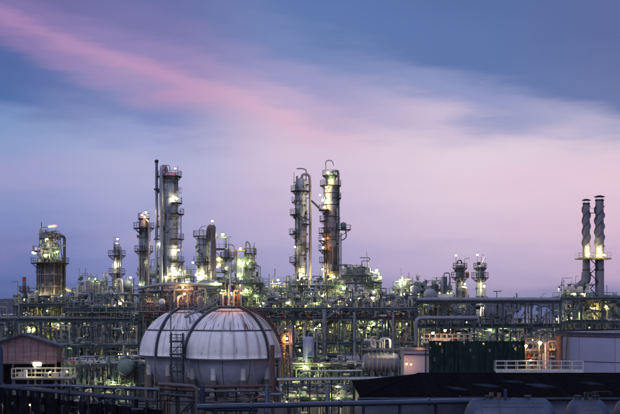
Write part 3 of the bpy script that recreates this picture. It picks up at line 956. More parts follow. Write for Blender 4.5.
pipe(o, [W(52, 237, Y), W(64.5, 235.5, Y), W(64.5, 292, Y), W(64.5, 305, Y)], 0.32, 'steel')
pipe(o, [W(66, 288, Y - 2), W(70, 291, Y - 2), W(75.5, 291, Y - 2), W(75.5, 306, Y - 2)], 0.35, 'cream')
pipe(o, [W(40, 262, Y), W(39.5, 232, Y), W(41, 227.5, Y), W(48, 226.8, Y)], 0.16, 'white', name='vent_pipe')
fl = MB()
fl.lathe([(0, 0), (0.2, 0.1), (0.32, 0.5), (0.30, 1.0), (0.36, 1.4), (0.22, 1.9), (0, 2.4)], (0, 0, 0), 10, 'x')
fo = obj('flame', fl, o, W(47.8, 226.8, Y) - Vector((o.location.x, o.location.y, 0)), mat='flame'); fo.rotation_euler = (0, R(-6), 0)
obj('mast', MB().cyl((-1.9, 0, Z_(239, Y)), (-1.9, 0, Z_(222, Y)), 0.08, n=6), o, mat='steel')
for (x, y, g_, r_) in ((33, 252.5, GW, .28), (47, 239, GY, .2), (45.5, 255, GG, .26), (57, 252, GG, .2), (47.5, 296, GY, .42), (62, 296, GY, .34), (39, 297, GY, .36), (55, 300, GY, .3)):
    lamp(o, W(x, y, Y - 3.6), g_, r_)
# box platform at the foot of that column
t = thing('column_base_frame', 'steel deck full of small equipment under the flame-topped column', 'steel structure', (X_(43, 256), 256, 0))
steel_frame(t, -5.6, 6.6, 0, 14, [Z_(304, 256), Z_(318, 256)], 6, deck=(Z_(304, 256),), rails=(Z_(304, 256),))
rr = random.Random(3)
risers(t, -5, 6, 0.5, 3, Z_(304, 256), Z_(294, 256), 10, rr); tool_box(t, -5, 6, 0.4, 2, Z_(304, 256), 8, rr); clutter(t, -5, 6, 0.2, 3, Z_(304, 256), Z_(295, 256), 90, rr); clutter(t, -5, 6, 0.2, 3, Z_(318, 256), Z_(306, 256), 50, rr)
risers(t, -5, 6, 0.5, 6, Z_(330, 256), Z_(305, 256), 14, rr)
for x in (-4, 0.5, 4.5): lamp(t, (t.location.x + x, 258, Z_(311, 256)), GY, 0.3)
# striped stack
t = thing('striped_stack', 'slender red and dark banded stack left of the flame-topped column', 'stack', (X_(24.3, 280), 280, 0))
z0 = 0
for i, z1 in enumerate((Z_(303, 280), Z_(297, 280), Z_(291, 280), Z_(286, 280), Z_(281, 280), Z_(277, 280))):
    obj('stack_section', MB().cyl((0, 0, z0), (0, 0, z1 - 0.01), 0.42, n=14), t, mat='red' if i % 2 else 'blue_grey'); z0 = z1
ring_platform(t, Z_(291, 280), 0.42, 0.7)

o, r, zt = column('slim_column', 'short slim column with two galleries and a floodlit middle, left of centre', 116.8, 270, 3.1, 243, mat='cladding', plats=((255.5, 0, 360, 1.3), (273.5, 0, 360, 1.2)), bands=2.2)
pipe(o, [W(121, 300, 268), W(121, 247, 268), W(117.5, 246, 268.8)], 0.14, 'galvanised')
obj('mast', MB().cyl((0.4, 0, zt - 0.3), (0.4, 0, Z_(238.5, 270)), 0.06, n=6), o, mat='steel')
for (x, y, g_, r_) in ((117.5, 239, GW, .22), (115.5, 264, GW, .34), (117, 284, GY, .26)): lamp(o, W(x, y, 268.2 if y > 250 else 270), g_, r_)

o, r, zt = column('slim_column', 'blue-grey column with red and white lamps on top', 143.8, 262, 4.6, 217, mat='blue_grey', plats=((228, 0, 360, 1.3), (251, 0, 360, 1.1)), bands=2.6)
pipe(o, [W(148.8, 296, 260), W(148.8, 222, 260), W(144, 218, 262)], 0.2, 'rose_brown')
pipe(o, [W(139, 296, 260.5), W(139, 252, 260.5)], 0.12, 'galvanised')
ring_platform(o, Z_(218.5, 262), 0.4, 0.9)
for (x, y, g_, r_) in ((142, 215, GR, .34), (146, 212.5, GW, .34), (144.5, 217, GO, .26), (148.5, 262, GY, .18), (140, 285, GG, .2)): lamp(o, W(x, y, 260.2), g_, r_)

o, r, zt = column('tall_column', 'tallest silver column with a thin stack close on its left', 169.3, 262, 8.4, 172, mat='cladding', bands=3.4,
                  plats=((176.5, 0, 360, 0.9), (191, 130, 230, 0.9), (203, -70, 40, 1.0), (214, -75, 45, 1.4), (226, 120, 240, 0.9), (239, -80, 45, 1.4), (262, -80, 50, 1.4)), lad=R(-25))
Y = 262
pipe(o, [W(166.5, 172.5, Y), W(165.5, 166.5, Y), W(162, 168, Y - 2), W(161.3, 180, Y - 2), W(161.3, 292, Y - 2)], 0.42, 'insulation', bend=1.2, name='overhead_pipe')
pipe(o, [W(160.3, 180, Y), W(160.3, 166.5, Y), W(163, 165, Y), W(169.5, 165.5, Y), W(170, 172, Y)], 0.07, 'steel')
pipe(o, [W(181, 292, Y - 1), W(181, 214, Y - 1)], 0.09, 'steel')
for py in (192, 216, 236, 258): obj('clip', MB().bar((X_(156.8, Y) - o.location.x, 0, Z_(py, Y)), (-r, 0, Z_(py, Y)), 0.25), o, mat='dark_steel')
for (x, y, g_, r_) in ((175.3, 168.5, GR, .26), (176.5, 198.5, GW, .34), (178.5, 250, GW, .24), (158.5, 244, GW, .22), (174, 268, GW, .2), (172, 274, GY, .22), (180, 270, GY, .24), (166, 277, GY, .18)): lamp(o, W(x, y, Y - 2.2), g_, r_)
t = thing('thin_stack', 'thin dark stack hugging the left side of the tallest column', 'stack', (X_(156.6, 262), 262, 0))
obj('shaft', MB().cyl((0, 0, 0), (0, 0, Z_(163, 262)), 0.38, 0.3, n=12), t, mat='blue_grey')
obj('tip', MB().lathe([(0.30, 0), (0.42, 0.15), (0.42, 0.6), (0.2, 0.75), (0, 0.75)], (0, 0, Z_(163, 262)), 12), t, mat='dark_steel')
for py in (190, 240): obj('collar', MB().cyl((0, 0, Z_(py, 262)), (0, 0, Z_(py, 262) + 0.3), 0.6, n=12), t, mat='dark_steel')

Y = 258
o, r, zt = column('stout_column', 'stout pale column with a brown arched duct over its top', 203, Y, 6.3, 236.5, mat='insulation', plats=((236, 10, 350, 0.8), (262, -180, 0, 0.7)), bands=3.0, head=0.5)
pipe(o, [W(209, 241, Y - 1), W(209.5, 227, Y - 1.4), W(213.3, 227, Y - 2), W(213.3, 240, Y - 2), W(213.3, 280, Y - 2)], 0.62, 'brown', n=14, bend=1.3, name='arched_duct')
pipe(o, [W(199.5, 240, Y), W(199.5, 229, Y), W(202, 226.5, Y), W(206, 226, Y)], 0.07, 'steel')
obj('mast', MB().cyl((X_(212.3, Y) - o.location.x, 0, zt - 1.6), (X_(212.3, Y) - o.location.x, 0, Z_(222, Y)), 0.07, n=6), o, mat='steel')
for (x, y, g_, r_) in ((212.3, 221, GW, .3), (200, 273, GY, .24), (206, 276, GY, .24), (196, 275, GW, .26)): lamp(o, W(x, y, Y - 2.4 if y > 240 else Y), g_, r_)
t = thing('lamp_tower', 'narrow steel tower with yellow lamps beside the arched brown duct', 'steel structure', (X_(219, 259), 259, 0))
steel_frame(t, -0.9, 1.5, -0.8, 0.8, [Z_(p, 259) for p in (237, 249, 261, 272)], 3, post=0.2, beam=0.25, braces=True)
for p in (249, 261): rail_line(t, [(-0.9, -0.95, Z_(p, 259)), (2.2, -0.95, Z_(p, 259))], 1.0, step=0.8)
obj('drum', MB().lathe([(0, 0), (0.7, .2), (0.7, 2.2), (0, 2.5)], (0.2, 0, Z_(267, 259)), 14), t, mat='cream')
for (x, y, g_, r_) in ((222.8, 234.5, GG, .42), (218, 259, GY, .3), (217.5, 267, GY, .26)): lamp(t, W(x, y, 257.5), g_, r_)

o, r, zt = column('slim_column', 'dark blue column with a hooked vent pipe, left of the green lattice', 227.6, 256, 3.2, 248, mat='blue_grey', plats=((257.5, 0, 360, 0.9), (270, 0, 360, 0.8)), bands=2.4)
pipe(o, [W(235, 280, 256), W(235, 252, 256), W(234, 246, 256), W(231.5, 244.5, 256), W(229, 245, 256)], 0.12, 'grey')
lamp(o, W(225.5, 268, 254), GW, .2)
t = thing('lattice_tower', 'pale green lattice tower carrying pipes and an orange lamp', 'steel structure', (X_(240, 257), 257, 0))
steel_frame(t, -0.9, 0.9, -0.9, 0.9, [Z_(p, 257) for p in (250, 258, 266, 274, 283)], 2, post_mat='pale_green', beam_mat='pale_green', post=0.18, beam=0.22, braces=True)
for i in range(5): pipe(t, [(-0.6 + i * 0.3, -1.1, 4), (-0.6 + i * 0.3, -1.1, Z_(251 + i * 3, 257)), (-0.6 + i * 0.3 + 0.5, -1.1, Z_(251 + i * 3, 257))], 0.09, PIPE_MATS[i], world=False)
for (x, y, g_, r_) in ((240.3, 248.5, GO, .3), (240.5, 262, GG, .24), (238.5, 276, GG, .32), (240, 285.5, GO, .32)): lamp(t, W(x, y, 255.2), g_, r_)
o, r, zt = column('slim_column', 'silver column with a crook-shaped vent, right of the green lattice', 250, 258, 4.0, 252.5, mat='insulation', plats=((253.5, 0, 360, 0.5), (268, -180, 0, 0.6)), bands=2.4)
pipe(o, [W(250.5, 253, 258), W(249.5, 243.5, 258), W(246.3, 241, 258), W(245.7, 250, 257.5), W(245.7, 282, 257.5)], 0.16, 'pale_green')
pipe(o, [W(253.7, 284, 257), W(253.7, 246, 257)], 0.08, 'grey')
lamp(o, W(247.5, 263, 255.5), GG, .22)

# twin tall columns at the centre
Y = 268
o, r, zt = column('tall_column', 'tall pale column left of the tall rust-brown pair mate', 300.8, Y, 5.2, 178, mat='cladding', bands=2.8,
                  plats=((191, 0, 360, 1.1), (202, 100, 200, 0.9), (214.5, 95, 265, 1.3), (224, -80, 60, 0.9), (248, -70, 60, 0.9), (234, 95, 265, 1.5), (262, 110, 260, 1.4)), lad=R(-120))
o['label'] = 'tall pale column with left-hand galleries, the left of the central pair'
pipe(o, [W(301.5, 178.5, Y), W(302.5, 174.5, Y), W(309.5, 174.5, Y), W(310.2, 186, Y), W(310.2, 285, Y)], 0.3, 'rose_brown', n=12, name='overhead_pipe')
pipe(o, [W(306, 181, Y), W(306.3, 170, Y), W(303, 168.5, Y), W(296.5, 168.7, Y)], 0.13, 'blue_grey', name='vent_pipe')
pipe(o, [W(297, 186, Y - 1), W(297, 176, Y - 1)], 0.22, 'grey')
pipe(o, [W(294, 190, Y - 1), W(294, 172, Y - 1)], 0.05, 'steel')
for (py) in (198, 220, 250): obj('pipe_clip', MB().bar((r, 0, Z_(py, Y)), (X_(310.2, Y) - o.location.x, 0, Z_(py, Y)), 0.14), o, mat='steel')
ring_platform(o, Z_(184, Y), 0.8, 1.1, 0, 90)
for (x, y, g_, r_) in ((300.5, 275, GY, .6), (304.5, 278, GY, .26), (297.5, 280, GY, .26), (295, 247, GW, .14)): lamp(o, W(x, y, Y - 2.6), g_, r_)
o, r, zt = column('tall_column', 'tall brownish column with a brightly lit head, right of the central pair', 330.6, Y, 6.6, 183, mat='rose_brown', bands=2.6,
                  plats=((185.5, 0, 360, 0.9), (198, -80, 50, 0.9), (210, 100, 255, 1.2), (221, 100, 230, 1.0), (262, 100, 240, 1.1), (270, -80, 40, 1.0), (233, 100, 260, 1.2), (250, 110, 250, 1.3), (240.5, 110, 250, 1.3)), lad=R(-45), band_mat='rusty')
obj('head', MB().lathe([(1.15, 0), (1.15, 1.9), (1.0, 2.4), (0.6, 2.75), (0, 2.9)], (0, 0, zt - 0.4), 20), o, mat='pale_green')
ring_platform(o, Z_(175.5, Y), 1.15, 0.7)
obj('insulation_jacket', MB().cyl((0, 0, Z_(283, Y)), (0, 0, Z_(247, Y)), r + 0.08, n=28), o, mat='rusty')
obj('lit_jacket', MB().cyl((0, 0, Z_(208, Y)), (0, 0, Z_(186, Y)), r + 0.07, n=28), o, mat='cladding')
pipe(o, [W(326.5, 178, Y), W(325.5, 161.5, Y), W(329, 160, Y), W(332.5, 161, Y), W(333.5, 166, Y)], 0.12, 'off_white', name='vent_pipe')
pipe(o, [W(331, 172, Y), W(338.3, 170.5, Y), W(338.6, 182, Y), W(338.6, 285, Y)], 0.24, 'grey', n=12, name='overhead_pipe')
pipe(o, [W(341, 285, Y), W(341, 233, Y)], 0.14, 'galvanised')
pipe(o, [W(310.4, 200, Y), W(313.5, 202.5, Y), W(321.5, 210.5, Y), W(325, 210.5, Y)], 0.22, 'dark_steel', name='cross_over_pipe')
for py in (196, 217, 244, 266): obj('pipe_clip', MB().bar((r, 0, Z_(py, Y)), (X_(338.6, Y) - o.location.x, 0, Z_(py, Y)), 0.14), o, mat='steel')
# side gallery with a small drum on the right
zz = Z_(230, Y); xo = X_(343.8, Y) - o.location.x
pl = obj('side_gallery', MB().box((xo, 0, zz), (3.0, 2.2, 0.16)).bar((r, 0, zz - 1.8), (xo + 1.2, 0, zz - 0.1), 0.14).bar((r - 0.1, 0, zz), (xo, 0, zz), 0.2), o, mat='dark_steel')
rail_line(pl, [(xo - 1.5, -1.1, zz), (xo + 1.5, -1.1, zz), (xo + 1.5, 1.1, zz), (xo - 1.5, 1.1, zz)], 1.1, step=0.9)
obj('gallery_drum', MB().lathe([(0, 0.1), (0.65, .3), (0.65, 1.5), (0, 1.8)], (xo - 0.1, 0, zz), 14), o, mat='blue_grey')
pipe(o, [W(345.5, 230, Y), W(346.5, 237, Y), W(343, 240, Y), W(341, 240, Y)], 0.14, 'blue_grey')
for (x, y, g_, r_) in ((328, 172.5, GG, .28), (332, 180, GG, .34), (326.3, 187, GG, .2), (323, 200, GY, .34), (324.5, 207, GY, .34), (323.2, 239, GO, .3), (323.2, 247.5, GO, .32), (322.5, 269, GW, .34), (328, 276, GG, .3), (334, 277, GY, .3), (320, 195, GW, .16)): lamp(o, W(x, y, Y - 2.3), GY if (g_ == GG and y < 190) else g_, r_)

# pair of short columns right of centre
Y = 275
o, r, zt = column('short_column', 'short dark column with lamp on a mast and a bent brown pipe', 460, Y, 3.8, 264, mat='blue_grey', plats=((268, 0, 360, 0.8), (277, 0, 360, 1.2)), bands=2.0)
pipe(o, [W(457.5, 264, Y), W(457.5, 260.5, Y), W(461, 260, Y), W(462, 264, Y)], 0.16, 'dark_steel')
pipe(o, [W(464.5, 268, Y - 1), W(464.3, 259, Y - 1), W(469.5, 257.8, Y - 1)], 0.06, 'grey')
pipe(o, [W(461.5, 288, Y - 2), W(466, 288, Y - 2), W(466.5, 300, Y - 2)], 0.38, 'rose_brown')
obj('panel', MB().box((X_(467, Y) - o.location.x, -0.5, Z_(275, Y)), (0.8, 0.3, 1.0)), o, mat='red')
obj('mast', MB().cyl((X_(456, Y) - o.location.x, 0, Z_(268, Y)), (X_(456, Y) - o.location.x, 0, Z_(256, Y)), 0.05, n=6), o, mat='steel')
for (x, y, g_, r_) in ((456, 255.3, GW, .38), (465, 284, GW, .28)): lamp(o, W(x, y, Y - (2.4 if y > 260 else 0)), g_, r_)
o, r, zt = column('short_column', 'short silver column with a bright lamp, rightmost of the short pair', 480, Y, 4.0, 265, mat='cladding', plats=((268, 0, 360, 0.6), (277.5, 0, 360, 1.1)), bands=2.0, band_mat='grey')
pipe(o, [W(481.5, 265, Y), W(484.5, 258, Y), W(486, 258.5, Y)], 0.12, 'white')
pipe(o, [W(479, 265, Y), W(479, 262, Y)], 0.3, 'dark_steel')
obj('mast', MB().cyl((X_(477.5, Y) - o.location.x, 0, Z_(268, Y)), (X_(477.5, Y) - o.location.x, 0, Z_(255, Y)), 0.05, n=6), o, mat='steel')
for (x, y, g_, r_) in ((477.5, 254.8, GW, .42), (484.3, 286, GW, .34), (484, 308, GW, .42)): lamp(o, W(x, y, Y - (2.4 if y > 260 else 0)), g_, r_)

# twin stacks with helical strakes
Y = 262
t = thing('twin_stack_frame', 'steel deck on braced legs carrying the two twisted stacks', 'steel structure', (X_(587, Y), Y, 0))
zd = Z_(298, Y)
steel_frame(t, -6.6, 6.9, -4, 4, [zd, Z_(321, Y)], 4.6, deck=(zd,), rails=(zd,), braces=False, post=0.36)
for a, b in ((-6.6, -2.1), (6.9, 2.4), (2.4, -2.1)):
    obj('brace', MB().bar((a, -4, Z_(321, Y)), (b, -4, zd - 0.5), 0.25), t, mat='green_steel')
rr = random.Random(9); risers(t, -6, 6, -3.6, 3, Z_(330, Y), zd - 0.6, 24, rr); run_pipes(t, -6.6, 6.9, -4, 4, Z_(321, Y), 6, rr); tool_box(t, -6, 6, -3.6, -2, zd, 4, rr); clutter(t, -6.4, 6.6, -3.8, 0, Z_(328, Y), zd - 0.5, 130, rr); clutter(t, -6.2, 0, -3.6, 0, zd, zd + 3.2, 50, rr)
obj('lit_wall', MB().box((2.2, 2.5, Z_(310, Y)), (6.0, 0.3, 4.4)), t, mat='cream')
for (x, y, g_, r_) in ((600, 303, GY, .3), (594, 306, GY, .3), (606, 307, GY, .3), (592, 316, GG, .3), (603, 318, GG, .3), (580, 312, GG, .22), (571, 318, GG, .2), (588, 326, GG, .25), (611, 322, GG, .25)): lamp(t, W(x, y, Y + 0.5), g_, r_)
def stack(label, px, ytop, rpx, ybase, hand):
    r = rpx * Y / FPX; zt = Z_(ytop, Y)
    s = thing('twisted_stack', label, 'stack', (X_(px, Y), Y, 0), 'stacks with spiral strakes')
    zb = Z_(ybase, Y)
    obj('shaft', MB().lathe([(r * 1.05, zb), (r, Z_(258, Y)), (r * 0.94, zt - 1.2)], n=24), s, mat='stack_grey')
    obj('rim', MB().lathe([(r * 0.94, zt - 1.2), (r * 1.05, zt - 1.15), (r * 1.05, zt - 0.9), (r * 0.9, zt - 0.85), (r * 0.8, zt - 1.2)], n=24, smooth=False), s, mat='dark_steel')
    cap = MB().lathe([(r * 1.25, zt - 0.35), (r * 1.3, zt - 0.25), (r * 0.5, zt), (0, zt + 0.05)], n=20, smooth=False); cap.lathe([(0, zt - 0.32), (r * 1.25, zt - 0.35)], n=20)
    for k in range(4):
        a = math.pi / 4 + k * math.pi / 2; cap.bar((r * .9 * math.cos(a), r * .9 * math.sin(a), zt - 1.0), (r * .9 * math.cos(a), r * .9 * math.sin(a), zt - 0.3), 0.07)
    obj('rain_cap', cap, s, mat='dark_steel')
    z0, z1 = Z_(247, Y), Z_(206, Y)
    for k in range(3):
        m = MB(); prev = None
        N = 40
        for i in range(N + 1):
            tt = i / N; a = 2 * math.pi * k / 3 + hand * tt * 2 * math.pi * 1.25; zz = z0 + (z1 - z0) * tt
            q = len(m.v); d = Vector((math.cos(a), math.sin(a), 0)); td = Vector((-d.y, d.x, 0))
            for rr_, w_ in ((r * 0.9, -0.03), (r * 1.28, -0.02), (r * 1.28, 0.02), (r * 0.9, 0.03)): m.v.append(tuple(d * rr_ + td * w_ + Vector((0, 0, zz))))
            if prev is not None:
                for j in range(3): m.face([prev + j, prev + j + 1, q + j + 1, q + j], False)
            prev = q
        obj('strake', m, s, mat='stack_grey')
    obj('band', MB().lathe([(r, -0.15), (r + 0.1, -0.1), (r + 0.1, 0.1), (r, 0.15)], (0, 0, Z_(270, Y)), 24, 'z', False), s, mat='steel')
    return s, r
sA, rA = stack('spiral-straked dark stack, the shorter left one, bending into a duct', 586.3, 199, 3.6, 278, 1)
sB, rB = stack('spiral-straked dark stack, the taller right one with straight foot', 599.5, 195.5, 4.3, 299, 1)
pipe(sA, [W(586.3, 272, Y), W(586.3, 281, Y), W(577, 290, Y - 1), W(571, 292, Y - 1)], rA * 1.3, 'grey', n=18, bend=1.6, name='flue_duct')
obj('access_bridge', MB().box((X_(593, Y) - sA.location.x, 0, Z_(213, Y)), (1.7, 0.9, 0.12)).bar((rA, -0.45, Z_(213, Y) + 1), (X_(593, Y) - sA.location.x + 0.9, -0.45, Z_(213, Y) + 1), 0.08), sA, mat='dark_steel')
gp = obj('gallery', MB().box((X_(593, Y) - sA.location.x, 0.0, Z_(259, Y)), (7.2, 3.6, 0.22)), sA, mat='yellow')
rail_line(gp, [(X_(577, Y) - sA.location.x, -1.8, Z_(259, Y) + .1), (X_(609, Y) - sA.location.x, -1.8, Z_(259, Y) + .1)], 1.2, 'cream', 0.9)
rail_line(gp, [(X_(577, Y) - sA.location.x, 1.8, Z_(259, Y) + .1), (X_(609, Y) - sA.location.x, 1.8, Z_(259, Y) + .1)], 1.2, 'cream', 0.9)
zig = MB(); xc = X_(593, Y) - sA.location.x
for i in range(5):
    z = Z_(296, Y) + i * 1.6; s = 1 if i % 2 else -1
    zig.bar((xc - s * 0.8, -0.9, z), (xc + s * 0.8, -0.9, z + 1.6), 0.5, 0.12); zig.bar((xc - s * 0.8, -1.2, z + 1), (xc + s * 0.8, -1.2, z + 2.6), 0.06)
obj('zigzag_stair', zig, sA, mat='dark_steel')
for (x, y, g_, r_) in ((588, 248, GY, .26), (589, 254, GY, .24)): lamp(sA, W(x, y, Y - 1.7), g_, r_)
for (x, y, g_, r_) in ((599.5, 249, GY, .28), (598, 255, GY, .22), (604, 255, GY, .2)): lamp(sB, W(x, y, Y - 1.9), g_, r_)
for i, (px, lab) in enumerate(((570.5, 'cream round-ended blower drum below the twisted stacks, left one'), (580, 'cream round-ended blower drum below the twisted stacks, right one'))):
    d = drum('blower_drum', lab, (X_(px, Y - 2), Y - 1.0, zd + 0.1), 3.6, 1.05, 'y', 'cream', 'drums below the twisted stacks', 0.3, n=20)
    lamp(d, W(px + 3.5, 292.5, Y - 3.6), GW, 0.2)

# ------------------------------------------------------------------ main pipe racks
def rack(name, label, x0, x1, y0, depth, levels, bay, seed, pipes, decks=(), rails=(), ris=(), **kw):
    o = thing(name, label, 'pipe rack', ((x0 + x1) / 2, y0, 0))
    h = (x1 - x0) / 2
    rr = random.Random(seed)
    steel_frame(o, -h, h, 0, depth, levels, bay, deck=decks, rails=rails, rr=rr, **kw)
    for z, k, rmax in pipes: run_pipes(o, -h, h, 0.2, depth - 0.2, z + 0.08, k, rr, rmax=rmax)
    for (z0, z1, k, ya, yb) in ris: risers(o, -h, h, ya, yb, z0, z1, k, rr); clutter(o, -h, h, ya, 2.5, z0, z1, k * 3, rr)
    return o, h, rr
Y = 240
zA, zB, zC, zD = Z_(308.5, Y), Z_(318, Y), Z_(343, Y), Z_(357, Y)
r1, h1, q1 = rack('pipe_rack', 'long dark steel pipe rack running behind the gabled shed', X_(-25, Y), X_(139, Y), Y, 9, [Z_(320, Y), Z_(345, Y)], 6, 21,
                  [(Z_(320, Y), 9, 0.3), (Z_(345, Y), 9, 0.3)], rails=(Z_(345, Y),), ris=((Z_(345, Y), Z_(321, Y), 46, -0.6, 8), (2, Z_(346, Y), 40, -0.5, 8)))
r2, h2, q2 = rack('pipe_rack', 'middle pipe rack with a long dark deck behind the spherical tanks', X_(140, Y), X_(416, Y), Y, 9, [zA, zB, zC, zD], 6.2, 22,
                  [(zB, 9, 0.28), (zC, 9, 0.3), (zD, 8, 0.3)], decks=(zA,), rails=(zA, zC), ris=((zC, zB, 70, -0.6, 8), (2, zD, 46, -0.5, 8), (zD, zC, 40, -0.4, 8), (zB, zA - 0.4, 22, -0.5, 6)))
valves(r2, -h2 + 1, h2 - 1, -0.6, 3, zC, 26, q2); valves(r1, -h1 + 1, h1 - 1, -0.6, 3, Z_(345, Y), 20, q1)
valves(r2, -h2 + 1, h2 - 1, -0.4, 1, zB, 26, q2)
clutter(r2, -h2 + 25, h2, 0.2, 4, zA + 0.1, zA + 2.8, 420, q2, ('galvanised', 'steel', 'pale_green', 'cream', 'off_white'), 1.25)
pipe_loops(r2, [X_(px, Y) - r2.location.x for px in range(336, 414, 4)], 0.9, zA + 0.1, q2)
clutter(r2, -h2, h2, -0.5, 0.5, zB, zA - 0.4, 160, q2, ('steel', 'dark_steel', 'rusty', 'galvanised'))
r3, h3, q3 = rack('pipe_rack', 'tall open gantry with a flat pipe top right of centre', X_(417, Y), X_(560, Y), Y, 7, [Z_(301.5, Y), Z_(326, Y)], 5.6, 23,
                  [(Z_(326, Y), 7, 0.25)], ris=((3, Z_(327, Y), 44, -0.4, 6), (Z_(326, Y), Z_(303, Y), 14, 0.5, 6)), post=0.36, beam=0.45)
clutter(r3, -h3, h3, -0.3, 5, Z_(326, Y), Z_(303, Y), 90, q3, ('steel', 'green_steel', 'blue_grey', 'galvanised'), 1.3)
pipe(r3, [W(417, 299.5, Y - 0.3), W(560, 299.5, Y - 0.3)], 0.42, 'galvanised', flanges=5)
pipe(r3, [W(417, 300, Y + 2), W(520, 300, Y + 2)], 0.3, 'cladding', flanges=4)
# extra upper deck of the left rack
t = thing('upper_deck', 'steel deck crowded with yellow-lit exchangers left of the spheres', 'steel structure', (X_(104, 246), 246, 0))
steel_frame(t, X_(66, 246) - t.location.x, X_(142, 246) - t.location.x, 0, 10, [Z_(308, 246)], 5.2, deck=(Z_(308, 246),), rails=(Z_(308, 246),))
risers(t, -7, 7, -0.4, 4, Z_(308, 246), Z_(292, 246), 22, q1); run_pipes(t, -7, 7.5, 0, 8, Z_(308, 246) + 0.1, 8, q1, drop=0.5)
run_pipes(t, -7.4, 7.5, -1.4, 0, Z_(313, 246), 3, q1, drop=0.1); clutter(t, -7.4, 7.5, -0.3, 3, Z_(308, 246), Z_(293, 246), 160, q1, big=1.2)
pipe_loops(t, [-7 + k * 1.1 for k in range(13)], 0.2, Z_(308, 246), q1, 1.5, 0.9)
t2 = thing('high_deck', 'small high deck carrying a round blue drum left of the blue-grey column', 'steel structure', (X_(126, 257), 257, 0))
steel_frame(t2, -3.6, 3.6, 0, 5, [Z_(295, 257)], 3.6, deck=(Z_(295, 257),), rails=(Z_(295, 257),), z0=0)
drum('round_drum', 'round dark blue drum end on the small high deck', (X_(126.5, 257), 259, Z_(295, 257) + 0.1), 2.4, 1.1, 'y', 'blue_grey', None, 1.0)
lamp(t2, W(130.5, 277.5, 256), GW, .26); lamp(t2, W(121, 291, 256), GY, .2)
obj('pipe_arch', MB().tube([W(122, 293, 256) - t2.location, W(121.5, 280, 256) - t2.location, W(117.5, 279, 256) - t2.location, W(117, 293, 256) - t2.location], 0.28, 10, 0.8), t2, mat='off_white')

# front portal pipe above the rear sphere
t = thing('pipe_portal', 'pale elevated pipe portal crossing above the spherical tanks', 'pipe portal', (X_(178, 232), 232, 0))
L = t.location
pipe(t, [W(138, 288.5, 232), W(160, 284.5, 232), W(222, 284.5, 232)], 0.36, 'galvanised')
pipe(t, [W(138, 291.5, 233), W(222, 288, 233)], 0.2, 'cladding')
for px in (143, 162, 174, 194, 205, 219): obj('post', MB().bar((X_(px, 232) - L.x, 0.6, 0), (X_(px, 232) - L.x, 0.6, Z_(286, 232)), 0.3), t, mat='galvanised' if px in (174, 205) else 'steel')
for py in (292, 307): obj('beam', MB().ibeam((X_(139, 232) - L.x, 0.9, Z_(py, 232)), (X_(221, 232) - L.x, 0.9, Z_(py, 232)), 0.25, 0.4), t, mat='steel')
risers(t, X_(140, 232) - L.x, X_(220, 232) - L.x, 1.3, 3, Z_(312, 232), Z_(287, 232), 26, q1); valves(t, -6, 6, 1.0, 1.4, Z_(304, 232), 10, q1); clutter(t, -7.5, 7.5, 0.8, 2.6, Z_(312, 232), Z_(289, 232), 150, q1, ('steel', 'blue_grey', 'galvanised', 'rose_brown'))
rail_line(t, [(X_(135, 232) - L.x, 0.2, Z_(312, 232)), (X_(165, 232) - L.x, 0.2, Z_(312, 232))], 1.1, 'rose_brown', 1.0)
obj('walk_deck', MB().box((X_(178, 232) - L.x, 1.6, Z_(312.5, 232)), (15.5, 2.4, 0.12)), t, mat='dark_steel')
for (x, y, g_, r_) in ((183, 287.5, GO, .42), (184.5, 294, GO, .34), (147, 292, GO, .3), (149, 311, GY, .18), (193, 262.5, GW, .26), (197, 307, GO, .2), (208, 296, GG, .22), (215.5, 283, GG, .3)): lamp(t, W(x, y, 231), g_, r_)
drum('round_drum', 'small white ball-shaped vessel under the pipe portal', (X_(162, 231), 231, Z_(302, 231) - 1.1), 0.35, 0.62, 'y', 'white', None, 0.5, extra=False)
vdrum('small_vessel', 'small orange-lit upright vessel right of the orange lamps', (X_(200.5, 231), 231, Z_(310, 231)), 2.4, 0.65, 'rose_brown', None, 0.3, lad=False)
t = thing('dome_roof_tank', 'low blue-grey dome of a tank under the stout pale column', 'tank', (X_(208, 250), 250, 0))
rd = 11 * 250 / FPX
obj('shell', MB().cyl((0, 0, 0), (0, 0, Z_(283, 250)), rd, n=28), t, mat='blue_grey')
obj('roof', MB().lathe([(rd + 0.1, Z_(283, 250)), (rd * 0.8, Z_(281, 250)), (rd * 0.4, Z_(279.6, 250)), (0, Z_(279, 250))], n=28), t, mat='galvanised')
